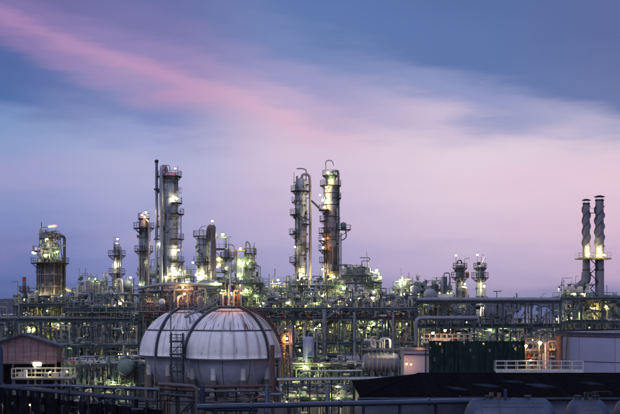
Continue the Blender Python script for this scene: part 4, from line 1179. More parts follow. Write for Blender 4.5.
# ------------------------------------------------------------------ equipment on the long deck
def deck_items():
    """photo-placed vessels on the decks; each its own thing"""
    yv = 244.0; zd = zA + 0.12
    E = 'heat exchangers on the long deck'
    xs = [341, 353, 363, 377, 388]
    for i, px in enumerate(xs):
        exchanger('heat_exchanger', '%s heat exchanger %s on the long deck, %s from the brown column' % (['cream', 'off-white', 'silver'][i % 3], 'pair' if i % 3 != 1 else 'shell', ORD[i]), (X_(px, yv), yv + 1.5, zd), 4.2, 0.40, ['cream', 'off_white', 'cladding'][i % 3], E, pair=i % 3 != 1)
    xs = [270, 277, 284, 291, 309, 316, 323]
    for i, px in enumerate(xs):
        if i % 2: vdrum('deck_vessel', 'small upright vessel on the long deck, %s right of the front sphere crown' % ORD[i // 2], (X_(px, yv), yv, zd), 2.2 + (i % 3) * 0.7, 0.5, ['pale_green', 'off_white', 'grey'][i % 3], 'upright vessels on the long deck', 0.4, lad=False)
        else: drum('deck_drum', 'greenish-lit horizontal drum on the long deck, %s right of the front sphere crown' % ORD[i // 2], (X_(px, yv), yv, zd), 2.2, 0.55, 'x' if i % 4 else 'y', ['pale_green', 'insulation', 'galvanised'][i % 3], 'drums on the long deck', 0.7)
    drum('deck_drum', 'big pale horizontal drum on the long deck between the lamps', (X_(401, yv), yv, zd), 4.0, 0.95, 'x', 'off_white', None, 0.6)
    drum('deck_drum', 'yellow-lit round tank on the deck left of the short columns', (X_(445, 249), 249, zA + 0.2), 2.6, 1.15, 'x', 'cream', None, 0.5)
    drum('deck_drum', 'grey round-ended drum on the deck right of the white lamp', (X_(430, 248), 248, zA + 0.8), 2.4, 1.3, 'y', 'insulation', None, 0.7)
    vdrum('deck_vessel', 'narrow blue upright vessel behind the yellow-lit round tank', (X_(444, 252), 252, zA + 0.2), 6.2, 0.65, 'blue_grey', None, 0.3)
    vdrum('deck_vessel', 'dark upright vessel left of the narrow blue one', (X_(435, 253), 253, zA + 0.2), 4.6, 0.8, 'steel', None, 0.3)
    vdrum('deck_vessel', 'white upright vessel under the bright lamp mast', (X_(414, 250), 250, zA + 0.2), 4.2, 0.75, 'white', None, 0.3)
    vdrum('deck_vessel', 'squat white upright vessel left of the bright lamp mast', (X_(394, 252), 252, zA + 0.2), 3.0, 0.9, 'off_white', None, 0.3)
    # left deck
    y2 = 249
    zl = Z_(308, 246) + 0.12
    for i, px in enumerate((104, 111, 118, 125, 131)):
        exchanger('heat_exchanger', '%s yellow-lit exchanger under the small high deck, %s from the left' % ('stacked' if i % 2 == 0 else 'single', ORD[i]), (X_(px, y2), y2, zl), 3.6, 0.42, ['cream', 'yellow', 'cream', 'off_white', 'cream'][i], 'exchangers on the left deck', pair=i % 2 == 0)
    for i, (px, h, r_, mt, d) in enumerate(((72, 3.0, 0.55, 'blue_grey', 'dark blue'), (80, 4.2, 0.8, 'cream', 'cream'), (88, 5.4, 0.9, 'off_white', 'tall white'), (95, 4.6, 0.7, 'cream', 'yellowish'), (100, 3.8, 0.6, 'pale_green', 'pale green'))):
        vdrum('deck_vessel', '%s upright vessel in the cluster right of the flame-topped column' % d, (X_(px, 251), 251, zl), h, r_, mt, 'vessels right of the flame-topped column', 0.3)
deck_items()
def deck_frame(name, label, px0, px1, Y, levels, depth, z0, bay, seed, nr, lamps=(), post_mat='green_steel'):
    o = thing(name, label, 'steel structure', (X_((px0 + px1) / 2, Y), Y, z0))
    h = X_(px1, Y) - X_((px0 + px1) / 2, Y); rr = random.Random(seed)
    lv = [Z_(p, Y) - z0 for p in levels]
    steel_frame(o, -h, h, 0, depth, lv, bay, post=0.24, beam=0.28, deck=lv[:1], rails=lv, post_mat=post_mat, beam_mat=post_mat, rr=rr)
    risers(o, -h, h, -0.3, depth, 0.1, max(lv) + 1.0, nr, rr, rmax=0.16); valves(o, -h, h, -0.2, 1, min(lv), 3, rr)
    tool_box(o, -h, h, 0, 1.5, max(lv), 3, rr)
    clutter(o, -h, h, -0.3, 2.5, min(lv), max(lv) + 2.0, int(nr * 3.5), rr, big=1.1); clutter(o, -h, h, -0.3, 2.5, max(0, 15.5 - z0), min(lv), int(nr * 2.5), rr, big=1.15)
    rs = random.Random(seed + 5)
    ladder(o, rs.uniform(-h, h) * 0.7, -0.45, min(lv) - 4, max(lv) + 1, R(-90))
    for (x, y, g_, r_) in lamps: lamp(o, W(x, y, Y - 0.8), g_, r_)
    return o
deck_frame('equipment_tower', 'blue-grey cooler tower on the deck right of the brown column', 343, 370, 262, (283, 275), 6, 0, 3, 41, 16, ((344, 287, GW, .32), (352, 290, GG, .24)))
t = deck_frame('equipment_tower', 'open platform reaching right from the cooler tower', 366, 381, 263, (282, 290), 5, 0, 3, 42, 10, ((376.8, 270.5, GW, .55), (374, 292, GY, .3)))
obj('mast', MB().cyl((X_(376.8, 263) - t.location.x, 0, Z_(282, 263)), (X_(376.8, 263) - t.location.x, 0, Z_(271.5, 263)), 0.07, n=6), t, mat='steel')
for i, px in enumerate((348, 356.5, 365)):
    o = thing('fan_cooler', 'dark blue air cooler on the cooler tower, %s from the brown column' % ORD[i], 'cooler', (X_(px, 264.5), 264.5, Z_(275, 262) + 0.05), 'air coolers on the tower')
    obj('casing', MB().box((0, 0, 0.75), (1.7, 3.5, 1.1)), o, mat='blue_grey')
    obj('fan_ring', MB().cyl((0, 0, 1.3), (0, 0, 1.75), 0.75, n=18, caps=False).cyl((0, 0, 1.35), (0, 0, 1.4), 0.2, n=8).bar((-0.7, 0, 1.5), (0.7, 0, 1.5), 0.12, 0.04).bar((0, -0.7, 1.5), (0, 0.7, 1.5), 0.12, 0.04), o, mat='steel')
    obj('legs_frame', MB().box((-0.75, -1.6, 0.1), (0.12, 0.12, 0.2)).box((0.75, -1.6, 0.1), (0.12, 0.12, 0.2)).box((-0.75, 1.6, 0.1), (0.12, 0.12, 0.2)).box((0.75, 1.6, 0.1), (0.12, 0.12, 0.2)), o, mat='steel')
deck_frame('equipment_tower', 'green platform with thin railings right of the front sphere', 262, 292, 256, (291, 299), 6, 0, 3, 43, 24, ((278, 280, GW, .32), (262.5, 303, GG, .4), (283, 295, GG, .2), (270, 298, GG, .25)))
deck_frame('equipment_tower', 'green platform at the feet of the central column pair', 288, 345, 258, (286, 298), 6, 0, 4, 44, 40, ((343.5, 288, GG, .36), (312, 292, GG, .3), (322, 296, GG, .3), (301, 301, GG, .3), (334, 302, GY, .3), (347, 304.5, GY, .3)))
t = deck_frame('equipment_tower', 'pale lit platform below the bright lamp mast', 395, 420, 252, (287, 296), 6, 0, 3, 45, 16, ((401, 281, GW, .5), (396, 292, GY, .3), (404, 294, GY, .3), (416, 292, GW, .24), (410, 300, GY, .3)), 'pale_green')
obj('mast', MB().cyl((X_(401, 252) - t.location.x, 0, Z_(287, 252)), (X_(401, 252) - t.location.x, 0, Z_(282, 252)), 0.06, n=6), t, mat='steel')
t = deck_frame('equipment_tower', 'grey frame with pipes left of the short columns', 420, 452, 254, (292, 299), 6, 0, 4, 46, 22, ((441, 291, GY, .3), (449, 294, GY, .3), (427, 299, GG, .2), (436, 301, GY, .26)))
pipe(t, [W(423, 285, 254), W(429, 281, 254)], 0.1, 'grey', name='crane_arm')
deck_frame('equipment_tower', 'cream-lit frame right of the flame-topped column', 78, 108, 254, (287, 297), 6, 0, 3.2, 47, 26, ((95, 279, GG, .24), (86, 290, GY, .3), (92, 293, GY, .34), (100, 291, GY, .26), (82, 300, GY, .3), (104, 300, GY, .3)), 'pale_green')
deck_frame('equipment_tower', 'dim steel frame at the feet of the tallest column', 146, 190, 262, (276, 290), 8, 0, 4, 48, 30, ((178, 273, GW, .36), (170, 280, GY, .3), (187, 282, GW, .24), (160, 290, GG, .24), (152, 300, GG, .24)))
deck_frame('equipment_tower', 'greenish frame below the green lattice tower', 212, 262, 252, (283, 296), 7, 0, 4, 49, 34, ((222, 288, GG, .3), (232, 292, GY, .26), (246, 290, GG, .36), (256, 294, GG, .3), (228, 301, GG, .3), (250, 302, GG, .3)))
deck_frame('equipment_tower', 'low dark frame left of the striped stack', 14, 36, 262, (300, 306), 6, 0, 4, 50, 8, ((23, 300, GY, .25), (34, 302, GY, .3)))
# lit exchangers row lamps on the long deck
for (x, y, g_, r_) in ((340, 300, GY, .3), (350, 300, GY, .34), (358, 297, GY, .34), (366, 301, GY, .34), (372, 298, GY, .32), (381, 302, GY, .34), (389, 299, GY, .32), (330, 304, GG, .24), (316, 303, GG, .24), (306, 304, GG, .22), (275, 304, GG, .24), (288, 303, GG, .24)):
    lamp(r2, W(x, y, 241.2), g_, r_ * 0.8)
for (x, y, g_, r_) in ((107, 303, GY, .36), (114, 303.5, GY, .36), (121, 303, GY, .36), (128, 303.5, GY, .34), (80, 304, GY, .3), (92, 303, GY, .3), (99, 304, GY, .26)): lamp(r1, W(x, y, 246.5), g_, r_ * 0.8)

# stair from the deck on the middle rack
Ys = 237.5
t = thing('deck_stair', 'pale steel stair slanting up to the long deck at mid picture', 'stair', (X_(330, Ys), Ys, 0))
stair(t, (X_(323, Ys) - t.location.x, 0, Z_(320, Ys)), (X_(345, Ys) - t.location.x, 0, Z_(304.5, Ys)), 1.0)
obj('landing', MB().box((X_(318.5, Ys) - t.location.x, 0, Z_(320, Ys)), (2.4, 1.4, 0.12)), t, mat='galvanised')
rail_line(t, [(X_(313, Ys) - t.location.x, -0.7, Z_(320, Ys)), (X_(323, Ys) - t.location.x, -0.7, Z_(320, Ys))], 1.1, 'galvanised', 1.0)
for px in (313.5, 324): obj('post', MB().bar((X_(px, Ys) - t.location.x, 0.4, 0), (X_(px, Ys) - t.location.x, 0.4, Z_(320, Ys) - 0.05), 0.22), t, mat='galvanised')
# thick pale uprights in front of the rack
for px, y0, y1, rpx, lab in ((324.5, 309, 392, 2.2, 'thick pale riser pipe standing at the foot of the deck stair'), (354.5, 312, 352, 1.5, 'thick pale riser pipe right of the deck stair'), (393, 312, 345, 1.1, 'thin pale riser pipe under the bright lamp mast')):
    t = thing('riser_pipe', lab, 'pipe', (X_(px, 236), 236, 0))
    rp = rpx * 236 / FPX
    obj('shaft', MB().cyl((0, 0, 0), (0, 0, Z_(y0, 236)), rp, n=14), t, mat='galvanised')
    for py in (325, 341): obj('flange', MB().cyl((0, 0, Z_(py, 236)), (0, 0, Z_(py, 236) + 0.25), rp * 1.35, n=14), t, mat='grey')

# ------------------------------------------------------------------ process structures behind the racks
def module(label, px0, px1, Y, depth, levels, seed, lamps, nv, nr):
    o = thing('process_structure', label, 'steel structure', (X_((px0 + px1) / 2, Y), Y, 0))
    rr = random.Random(seed); h = X_(px1, Y) - X_((px0 + px1) / 2, Y)
    lv = [Z_(p, Y) for p in levels]
    steel_frame(o, -h, h, 0, depth, lv, 6.5, post=0.34, beam=0.4, rr=rr, deck=lv[1:2])
    for z in lv[:-1]: run_pipes(o, -h, h, 0, depth, z + 0.1, 6, rr)
    a = [0.3] + sorted(lv)
    for z0, z1 in zip(a, a[1:]): risers(o, -h, h, -0.5, depth, z0, z1, nr, rr); valves(o, -h, h, -0.4, 2, z0, 8, rr); tool_box(o, -h, h, -0.4, 2, z0 + 0.1, 5, rr); clutter(o, -h, h, -0.4, 3, z0, z1, int(nr * 2.5), rr, big=1.2)
    for (x, y, g_, r_) in lamps: lamp(o, W(x, y, Y - 0.7), g_, r_)
    return o, h, rr
GRP = 'vessels inside the process structures'
mods = [
    ('dim process structure behind the gabled shed', 0, 70, 262, ((8, 331, GG, .26), (20, 329, GG, .3), (30, 330, GG, .3), (40, 327, GY, .3), (50, 333, GG, .28), (58, 325, GG, .3), (64, 338, GG, .26), (38, 336, GG, .24), (12, 341, GG, .2))),
    ('process structure with yellow-green lamps left of the spheres', 70, 146, 262, ((82, 326, GY, .36), (77, 333, GG, .28), (110, 327, GG, .4), (105, 326, GG, .26), (126, 325, GW, .46), (124.5, 332.5, GW, .42), (90, 336, GG, .26), (134, 338, GY, .26), (117, 340, GG, .24), (96, 352, GG, .26), (122, 356, GY, .3), (128, 352, GY, .26), (108, 358, GG, .24), (138, 346, GG, .22), (70, 345, GG, .24))),
    ('process structure behind the two spherical tanks', 146, 280, 266, ((158, 318, GG, .3), (170, 316, GY, .24), (206, 318, GG, .3), (262, 322, GG, .34), (272, 330, GG, .34), (276, 318, GY, .26), (268, 346, GG, .26), (150, 325, GG, .26), (240, 318, GG, .26))),
    ('brightly lit process structure behind the upright pale drum', 280, 352, 262, ((295, 326, GG, .44), (284, 324, GG, .26), (316, 328.5, GY, .5), (320, 325, GG, .4), (343, 325, GG, .42), (330, 330, GG, .3), (306, 332, GG, .3), (336, 338, GG, .32), (322, 336, GY, .3), (312, 348, GG, .32), (328, 350, GG, .3), (345, 345, GG, .26), (300, 350, GG, .26), (290, 340, GG, .26), (334, 356, GG, .28), (318, 362, GG, .24))),
    ('process structure with green lamps above the ribbed exchanger', 352, 432, 262, ((374, 324.5, GG, .46), (361, 328, GG, .3), (368, 328, GG, .34), (386, 325, GG, .3), (390, 337, GW, .36), (407, 324, GY, .36), (412, 325, GY, .32), (402, 330, GG, .3), (424, 328, GG, .26), (380, 342, GG, .26), (366, 342, GG, .26), (422, 336, GW, .26))),
    ('shadowy process structure behind the green screen', 432, 556, 266, ((467, 323, GG, .44), (504, 327, GG, .4), (512, 331, GG, .3), (450, 328, GO, .26), (490, 330, GG, .28), (522, 334, GY, .26), (556, 319, GW, .36), (545, 335, GY, .3), (532, 340, GY, .26), (548, 330, GG, .24), (480, 320, GG, .24), (437, 322, GG, .22))),
]
vi = 0
for i, (lab, a, b, Yb, lps) in enumerate(mods):
    o, h, rr = module(lab, a, b, Yb, 12, (316, 331, 347, 362) if i < 5 else (327, 345, 362), 60 + i, lps, 5, int((b - a) * 0.30))
    # vessels inside, each its own thing
    k = max(3, int((b - a) / 13))
    for j in range(k):
        px = a + (b - a) * (j + 0.5) / k + rr.uniform(-2, 2); Yv = Yb + rr.uniform(14, 20)
        if j % 3 != 2:
            hh = rr.uniform(9, 15 if i != 5 else 11); mt, cw = rr.choice((('cream', 'cream'), ('off_white', 'off-white'), ('pale_green', 'pale green'), ('insulation', 'silver'), ('white', 'white'), ('grey', 'grey')))
            vdrum('process_vessel', '%s upright process vessel, %s from the left in the %s' % (cw, ORD[j], lab), (X_(px, Yv), Yv, 0), hh, rr.uniform(0.7, 1.3), mt, GRP, 1.0)
        else:
            drum('process_drum', 'pale horizontal process drum, %s from the left in the %s' % (ORD[j], lab), (X_(px, Yv), Yv, rr.uniform(2, 4)), rr.uniform(2.5, 4), rr.uniform(0.7, 1.1), 'x', rr.choice(('cream', 'pale_green', 'insulation')), GRP, 3.0)
# shorten over-long vessel labels
for o in C.objects:
    lb = o.get('label')
    if lb and len(lb.split()) > 16:
        o['label'] = lb.replace('process structure', 'structure').replace(' process', '').replace(' from the left', ' along')

# ------------------------------------------------------------------ far dome tank, white tank
t = thing('dome_tank', 'pale dome-roofed tank seen through the gantry', 'tank', (X_(534, 330), 330, 0))
rd = 20 * 330 / FPX
obj('shell', MB().cyl((0, 0, 0), (0, 0, Z_(318, 330)), rd, n=40), t, mat='white')
obj('roof', MB().lathe([(rd + 0.15, Z_(318, 330))] + [(rd * math.cos(a), Z_(318, 330) + 3.6 * math.sin(a)) for a in [k * math.pi / 16 for k in range(1, 8)]] + [(0, Z_(318, 330) + 3.6)], n=40), t, mat='tank_white')
Rt = 15.0; cx, cy = X_(559, 200) + Rt + 0.6, 205
t = thing('white_tank', 'large plain white storage tank at the right edge', 'tank', (cx, cy, 0))
ztk = Z_(335, 191)
obj('shell', MB().cyl((0, 0, 0), (0, 0, ztk), Rt, n=72, caps=False), t, mat='tank_white')
obj('roof', MB().lathe([(Rt - 0.02, ztk - 0.1), (Rt * 0.5, ztk + 0.25), (0, ztk + 0.5)], n=72), t, mat='grey')
for py, tt in ((334.5, 0.22), (337.5, 0.08), (363, 0.05)):
    obj('wind_girder', MB().lathe([(Rt, -tt), (Rt + tt, -tt), (Rt + tt, tt), (Rt, tt)], (0, 0, Z_(py, 191)), 72, 'z', False), t, mat='gutter_blue')
for k in range(7):
    a = R(-175 + k * 26)
    obj('shell_seam', MB().bar((Rt * 1.001 * math.cos(a), Rt * 1.001 * math.sin(a), 0), (Rt * 1.001 * math.cos(a), Rt * 1.001 * math.sin(a), ztk - 0.3), 0.05), t, mat='grey')
for k in range(11):
    a = R(-180 + k * 14); b = R(-180 + (k + 1) * 14)
rail_line(t, [(Rt * 0.985 * math.cos(R(-180 + k * 12)), Rt * 0.985 * math.sin(R(-180 + k * 12)), ztk) for k in range(13)], 1.0, 'steel', 2.0)
stair(t, (-Rt - 0.5, -6.5, 0.5), (-Rt * 0.92 - 0.9, -0.5 - 5.0, ztk), 0.8, 'rusty', 'spiral_stair')

# ------------------------------------------------------------------ right middle distance: exchanger, block house, screen wall, rails
Ye = 205
drum('ribbed_exchanger', 'ribbed silver horizontal exchanger left of the small white building', (X_(381, Ye), Ye, Z_(374, Ye) - 0.4), 5.0, 1.55, 'x', 'cladding', None, 0.8, 'heat exchanger', rings=7, n=24, ring_mat='cream')
o = C.objects[-1]
t = thing('exchanger_platform', 'small deck with white rails above the ribbed silver exchanger', 'platform', (X_(380, Ye - 2), Ye - 2.4, 0))
zp = Z_(349, Ye)
obj('deck', MB().box((0, 0, zp), (6.4, 1.2, 0.14)), t, mat='galvanised')
for x in (-3.1, 3.1): obj('post', MB().bar((x, 0, 0), (x, 0, zp - 0.07), 0.2), t, mat='galvanised')
rail_line(t, [(-3.2, -0.6, zp + 0.07), (3.2, -0.6, zp + 0.07)], 1.0, 'galvanised', 1.2)
risers(t, -2.5, 2.5, 0.9, 1.1, zp, zp + 2.4, 7, rnd, mats=['cream', 'off_white', 'rose_brown'])
lamp(t, W(390.5, 337, Ye - 2.4), GW, .3)
t = thing('block_house', 'small plain white flat-roofed building beside the green screen', 'building', (X_(417.5, 190), 190, 0))
hb = 13.5 * 190 / FPX; zb = Z_(350, 190)
obj('wall', MB().box((0, 3, zb / 2), (2 * hb, 6, zb)), t, mat='tank_white')
obj('roof', MB().box((0, 3, zb + 0.1), (2 * hb + 0.5, 6.5, 0.2)), t, mat='grey')
obj('parapet', MB().box((0, -0.06, zb - 0.7), (2 * hb + 0.06, 0.1, 0.25)), t, mat='gutter_blue')
obj('door', MB().box((-1.1, -0.05, 1.1), (1.0, 0.1, 2.2)), t, mat='grey')
lamp(t, W(406.5, 364, 188.2), GO, .2, shade=False); lamp(t, W(411, 364.5, 188.2), GO, .12, shade=False); lamp(t, W(420, 346, 189.5), GO, .2)
rail_line(t, [(-hb, 0.1, zb + 0.2), (hb, 0.1, zb + 0.2)], 1.0, 'rose_brown', 1.0)
# dark green screen wall
Yw = 182
t = thing('screen_wall', 'tall dark green slatted screen wall with lights showing through', 'screen wall', (X_(477, Yw), Yw, 0))
hw = 47.5 * Yw / FPX; zw = Z_(341, Yw)
rr = random.Random(77)
x = -hw; k = 0; gaps = []
while x < hw - 0.2:
    w_ = 0.30; hgt = zw + rr.uniform(-0.08, 0.08)
    z0 = 0
    segs = [(0, hgt)]
    if rr.random() < 0.34:                       # torn slat: a gap through which the plant lights show
        g0 = hgt - (rr.uniform(0.1, 1.2) if rr.random() < 0.7 else rr.uniform(1.0, 4.0)); segs = [(0, g0 - rr.uniform(0.2, 0.7)), (g0, hgt)]; gaps.append((x + 0.15, segs[0][1] + 0.25))
    m = MB()
    for a, b in segs:
        if b > a: m.box((0, rr.uniform(-0.05, 0.05), (a + b) / 2), (w_ + 0.012, 0.05, b - a), rr.uniform(-0.05, 0.05))
    obj('slat', m, t, (x + w_ / 2, 0, 0), mat='netting'); x += w_
for z in (0.6, 2.6, 4.6, zw - 2.2): obj('rail', MB().box((0, 0.14, z), (2 * hw, 0.1, 0.16)), t, mat='dark_steel')
for k in range(6): obj('post', MB().box((-hw + k * 2 * hw / 5, 0.3, zw / 2), (0.2, 0.2, zw)), t, mat='dark_steel')
for gi, (gx, gz) in enumerate(gaps):
    if gi % 3 == 0: lamp(t, t.location + Vector((gx, 0.75, gz)), 'glow_amber', .06 + 0.10 * (gi % 2), arm=(0, -0.5, 0.15), shade=False)
# orange-lit catwalk behind it
t = thing('catwalk', 'orange-lit railed catwalk above the green screen', 'catwalk', (X_(447, 190), 190, 0))
zc_ = Z_(343, 190)
obj('deck', MB().box((0, 0, zc_), (7.4, 1.4, 0.15)), t, mat='galvanised')
rail_line(t, [(-3.6, -0.7, zc_ + 0.08), (3.6, -0.7, zc_ + 0.08)], 1.3, 'cream', 0.8, t=0.09)
rail_line(t, [(-3.6, 0.7, zc_ + 0.08), (3.6, 0.7, zc_ + 0.08)], 1.3, 'cream', 0.8)
for x in (-3.4, 3.4): obj('post', MB().bar((x, 0, 0), (x, 0, zc_ - 0.08), 0.22), t, mat='steel')
for (x_, y_, g_, r_) in ((433, 333, GO, .4), (445, 330.5, GO, .36), (455, 334, GO, .24)): lamp(t, W(x_, y_, 189.6), g_, r_)
drum('block_tank', 'small lit tank behind the catwalk rails', (X_(441, 194), 194, zc_ - 1.2), 2.6, 0.7, 'x', 'cream', None, 0.5)
# stepped pale pipe across the gantry
t = thing('stepped_pipe', 'pale pipe stepping down left of the gantry', 'pipe', (X_(440, 234), 234, 0))
pipe(t, [W(416, 345, 234), W(416, 318, 234), W(470, 318, 234)], 0.42, 'galvanised')
pipe(t, [W(470, 318, 234), W(478, 318, 234)], 0.5, 'grey')
# white railed bridge on the right
Yr = 172
t = thing('railed_bridge', 'white railed footbridge in front of the green screen and tank', 'footbridge', (X_(530, Yr), Yr, 0))
zr = Z_(371, Yr); xr = X_(495, Yr) - t.location.x; xe = X_(582, Yr) - t.location.x
obj('deck', MB().box(((xr + xe) / 2, 0, zr), (xe - xr, 1.6, 0.22)), t, mat='off_white')
obj('edge_beam', MB().box(((xr + xe) / 2, -0.88, zr - 0.05), (xe - xr, 0.12, 0.5)), t, mat='white')
rail_line(t, [(xr, -0.75, zr + .1), (xe, -0.75, zr + .1)], 1.35, 'white', 1.4, t=0.1)
rail_line(t, [(xr, 0.75, zr + .1), (xe, 0.75, zr + .1)], 1.35, 'rose_brown', 1.4, t=0.08)
for k in range(4): x = xr + 0.5 + (xe - xr - 1) * k / 3; obj('post', MB().box((x, 0, zr / 2 - 0.06), (0.3, 0.3, zr - 0.12)), t, mat='grey')
lamp(t, W(530.5, 360.5, Yr), GY, .2)
# street lamps: orange
for px, py, lab, r_ in ((540, 343, 'tall pole lamp with the biggest orange glow, right of the green screen', .6), (526, 346, 'smaller pole lamp with orange glow at the green screen end', .38)):
    t = thing('lamp_post', lab, 'street lamp', (X_(px, 185), 185, 0), 'orange pole lamps')
    zt = Z_(py, 185)
    obj('pole', MB().cyl((0, 0.5, 0), (0, 0.5, zt + 0.9), 0.1, 0.07, n=8), t, mat='galvanised')
    lamp(t, (X_(px, 185), 185, zt), GO, r_, arm=(0, 0.5, 0.2))
# pump house jumble between screen and tank
t = thing('manifold', 'orange-lit pipe manifold between the green screen and the white tank', 'pipe manifold', (X_(545, 186), 188, 0))
steel_frame(t, -2.6, 2.4, 0, 3, [Z_(352, 188), Z_(338, 188)], 2.5, post=0.2, beam=0.22, braces=True)
risers(t, -2.6, 2.4, -0.3, 2.5, 1, Z_(340, 188), 26, rnd); run_pipes(t, -2.6, 2.4, -0.2, 2.8, Z_(352, 188), 5, rnd); valves(t, -2.5, 2.4, -0.5, 1, Z_(360, 188), 8, rnd); valves(t, -2.5, 2.4, -0.5, 1, Z_(352, 188), 6, rnd)
# rusty pillar beside the white tank
t = thing('rusty_column', 'narrow rust-red pillar left of the white tank', 'pillar', (X_(561.5, 186), 187.5, 0))
obj('shaft', MB().cyl((0, 0, 0), (0, 0, Z_(337, 186)), 0.5, n=14), t, mat='rusty')
obj('cap', MB().cyl((0, 0, Z_(337, 186)), (0, 0, Z_(336, 186)), 0.62, n=14), t, mat='rusty')
# far thin lamp mast right
t = thing('lamp_mast', 'slender lamp mast left of the twisted stacks', 'lamp mast', (X_(559, 258), 258, 0))
obj('pole', MB().cyl((0, 0.4, 0), (0, 0.4, Z_(286, 258)), 0.12, 0.07, n=8), t, mat='galvanised')
lamp(t, W(559.3, 287.3, 258), GW, .3, arm=(0, 0.4, 0.1)); lamp(t, W(556.5, 319, 257.6), GW, .34, arm=(0.5, 0.6, 0.1))

# ------------------------------------------------------------------ yard in front of the racks
Yd = 214
vdrum('pale_drum', 'tall plain pale upright drum in the lit yard', (X_(308.5, Yd), Yd, 0), Z_(336.5, Yd) - 0.3, 5.6 * Yd / FPX, 'tank_white', None, 0.3, n=28, lad=False)
t = thing('orange_frame', 'orange-lit steel frame hugging the right of the front sphere', 'steel structure', (X_(285, 203), 203, 0))
steel_frame(t, -1.1, 1.1, 0, 2, [Z_(326, 203), Z_(343, 203), Z_(358, 203)], 2.2, post_mat='rose_brown', beam_mat='rose_brown', post=0.24, beam=0.26)
risers(t, -1, 1, 0.4, 1.6, 1, Z_(328, 203), 8, rnd, mats=['cream', 'rose_brown', 'yellow'])
lamp(t, W(286.5, 338.5, 202.4), GO, .4); lamp(t, W(284, 352, 203.5), GO, .26)
rr = random.Random(31)
yard = [(68, 374, 'x', 0.8, 3.0, 'pale_green', 'pale green'), (96, 376, 'x', 0.9, 3.2, 'blue_grey', 'blue-grey'), (127, 378, 'y', 1.45, 3.4, 'pale_green', 'big pale green round-ended'), (88, 381, 'y', 0.8, 2.4, 'off_white', 'off-white'), (296, 372, 'x', 0.7, 2.6, 'cream', 'cream'), (320, 372, 'y', 0.8, 2.4, 'grey', 'grey'), (338, 372, 'x', 0.8, 2.8, 'pale_green', 'pale green'), (352, 366, 'x', 0.7, 2.4, 'insulation', 'silver')]
for i, (px, pyb, ax, r_, L_, mt, cw) in enumerate(yard):
    Yq = 222 if i != 2 else 212
    drum('yard_drum', '%s horizontal drum low in the yard, %s' % (cw, 'left of the spheres' if px < 150 else 'right of the spheres'), (X_(px, Yq), Yq, max(0.2, Z_(pyb, Yq))), L_, r_, ax, mt, 'drums low in the yard', 0.5)
for i, px in enumerate((62, 74, 83, 104, 112, 290, 303, 315, 330, 345, 358)):
    pump('pump', 'small pump on a concrete plinth low in the yard, %s from the left' % ORD[i], (X_(px, 216), 216 + rr.uniform(-2, 2), Z_(384, 216) if False else 3.0), rr.choice(('blue_grey', 'grey', 'red', 'pale_green')), 'pumps low in the yard', rr.uniform(-0.3, 0.3))
for a, b, lab in ((58, 140, 'low steel deck with pumps left of the spheres'), (284, 362, 'low steel deck with pumps right of the spheres')):
    t = thing('pump_deck', lab, 'steel structure', (X_((a + b) / 2, 212), 212, 0)); h = X_(b, 212) - X_((a + b) / 2, 212)
    steel_frame(t, -h, h, 0, 9, [2.95, 7.0], 4.6, post=0.26, beam=0.3, rr=rr, deck=(2.92,))
    run_pipes(t, -h, h, 0, 8, 7.0, 8, rr, drop=0.5); risers(t, -h, h, -0.4, 8, 3.0, 8.5, 34, rr); risers(t, -h, h, -0.4, 1, 0.2, 3.6, 16, rr); tool_box(t, -h, h, 0.2, 3, 3.0, 6, rr)
    valves(t, -h, h, -0.3, 3, 7.2, 10, rr)
    clutter(t, -h, h, -0.3, 3, 3.0, 8.6, 150, rr, big=1.2); clutter(t, -h, h, -0.5, 0.5, 0.2, 3.2, 60, rr)
    for k in range(5):
        px = a + (b - a) * (k + 0.5) / 5
        lamp(t, W(px + rr.uniform(-3, 3), rr.uniform(364, 384), 211), rr.choice((GG, GG, GY)), rr.uniform(.10, .18))
lamp(t, W(304.5, 366.5, 210.5), GG, .4); lamp(t, W(319, 371.5, 210.5), GY, .26)

# ------------------------------------------------------------------ gabled shed, left
Yg = 185
t = thing('gabled_shed', 'reddish ribbed gabled shed with an open lit bay underneath', 'shed', (X_(23, Yg), Yg, 0))
hw = 34.5 * Yg / FPX; ze = Z_(345, Yg); zk = Z_(334.5, Yg); zu = Z_(362.5, Yg)
# gable front made of boards
nb = 12
for k in range(nb):
    z0 = zu + (zk - 0.25 - zu) * k / nb; z1 = zu + (zk - 0.25 - zu) * (k + 1) / nb - 0.03
    def hwid(z): return hw - 0.15 if z <= ze - 0.2 else max(0.05, (hw - 0.15) * (zk - 0.2 - z) / (zk - ze))
    m = MB(); y = -0.02 - (k % 2) * 0.02
    a0, a1 = hwid(z0), hwid(z1)
    m.v = [(-a0, y, z0), (a0, y, z0), (a1, y + 0.05, z1), (-a1, y + 0.05, z1), (-a0, y + 0.12, z0), (a0, y + 0.12, z0), (a1, y + 0.12, z1), (-a1, y + 0.12, z1)]
    for f in ((0, 1, 2, 3), (7, 6, 5, 4), (0, 4, 5, 1), (3, 2, 6, 7), (0, 3, 7, 4), (1, 5, 6, 2)): m.face(list(f))
    obj('board', m, t, mat='shed_wall')
for k in range(9):
    x = -hw + 0.6 + (2 * hw - 1.2) * k / 8; zz = zk - (zk - ze) * abs(x) / hw - 0.3
    obj('batten', MB().box((x, -0.07, (zu + zz) / 2), (0.08, 0.05, zz - zu)), t, mat='shed_roof')
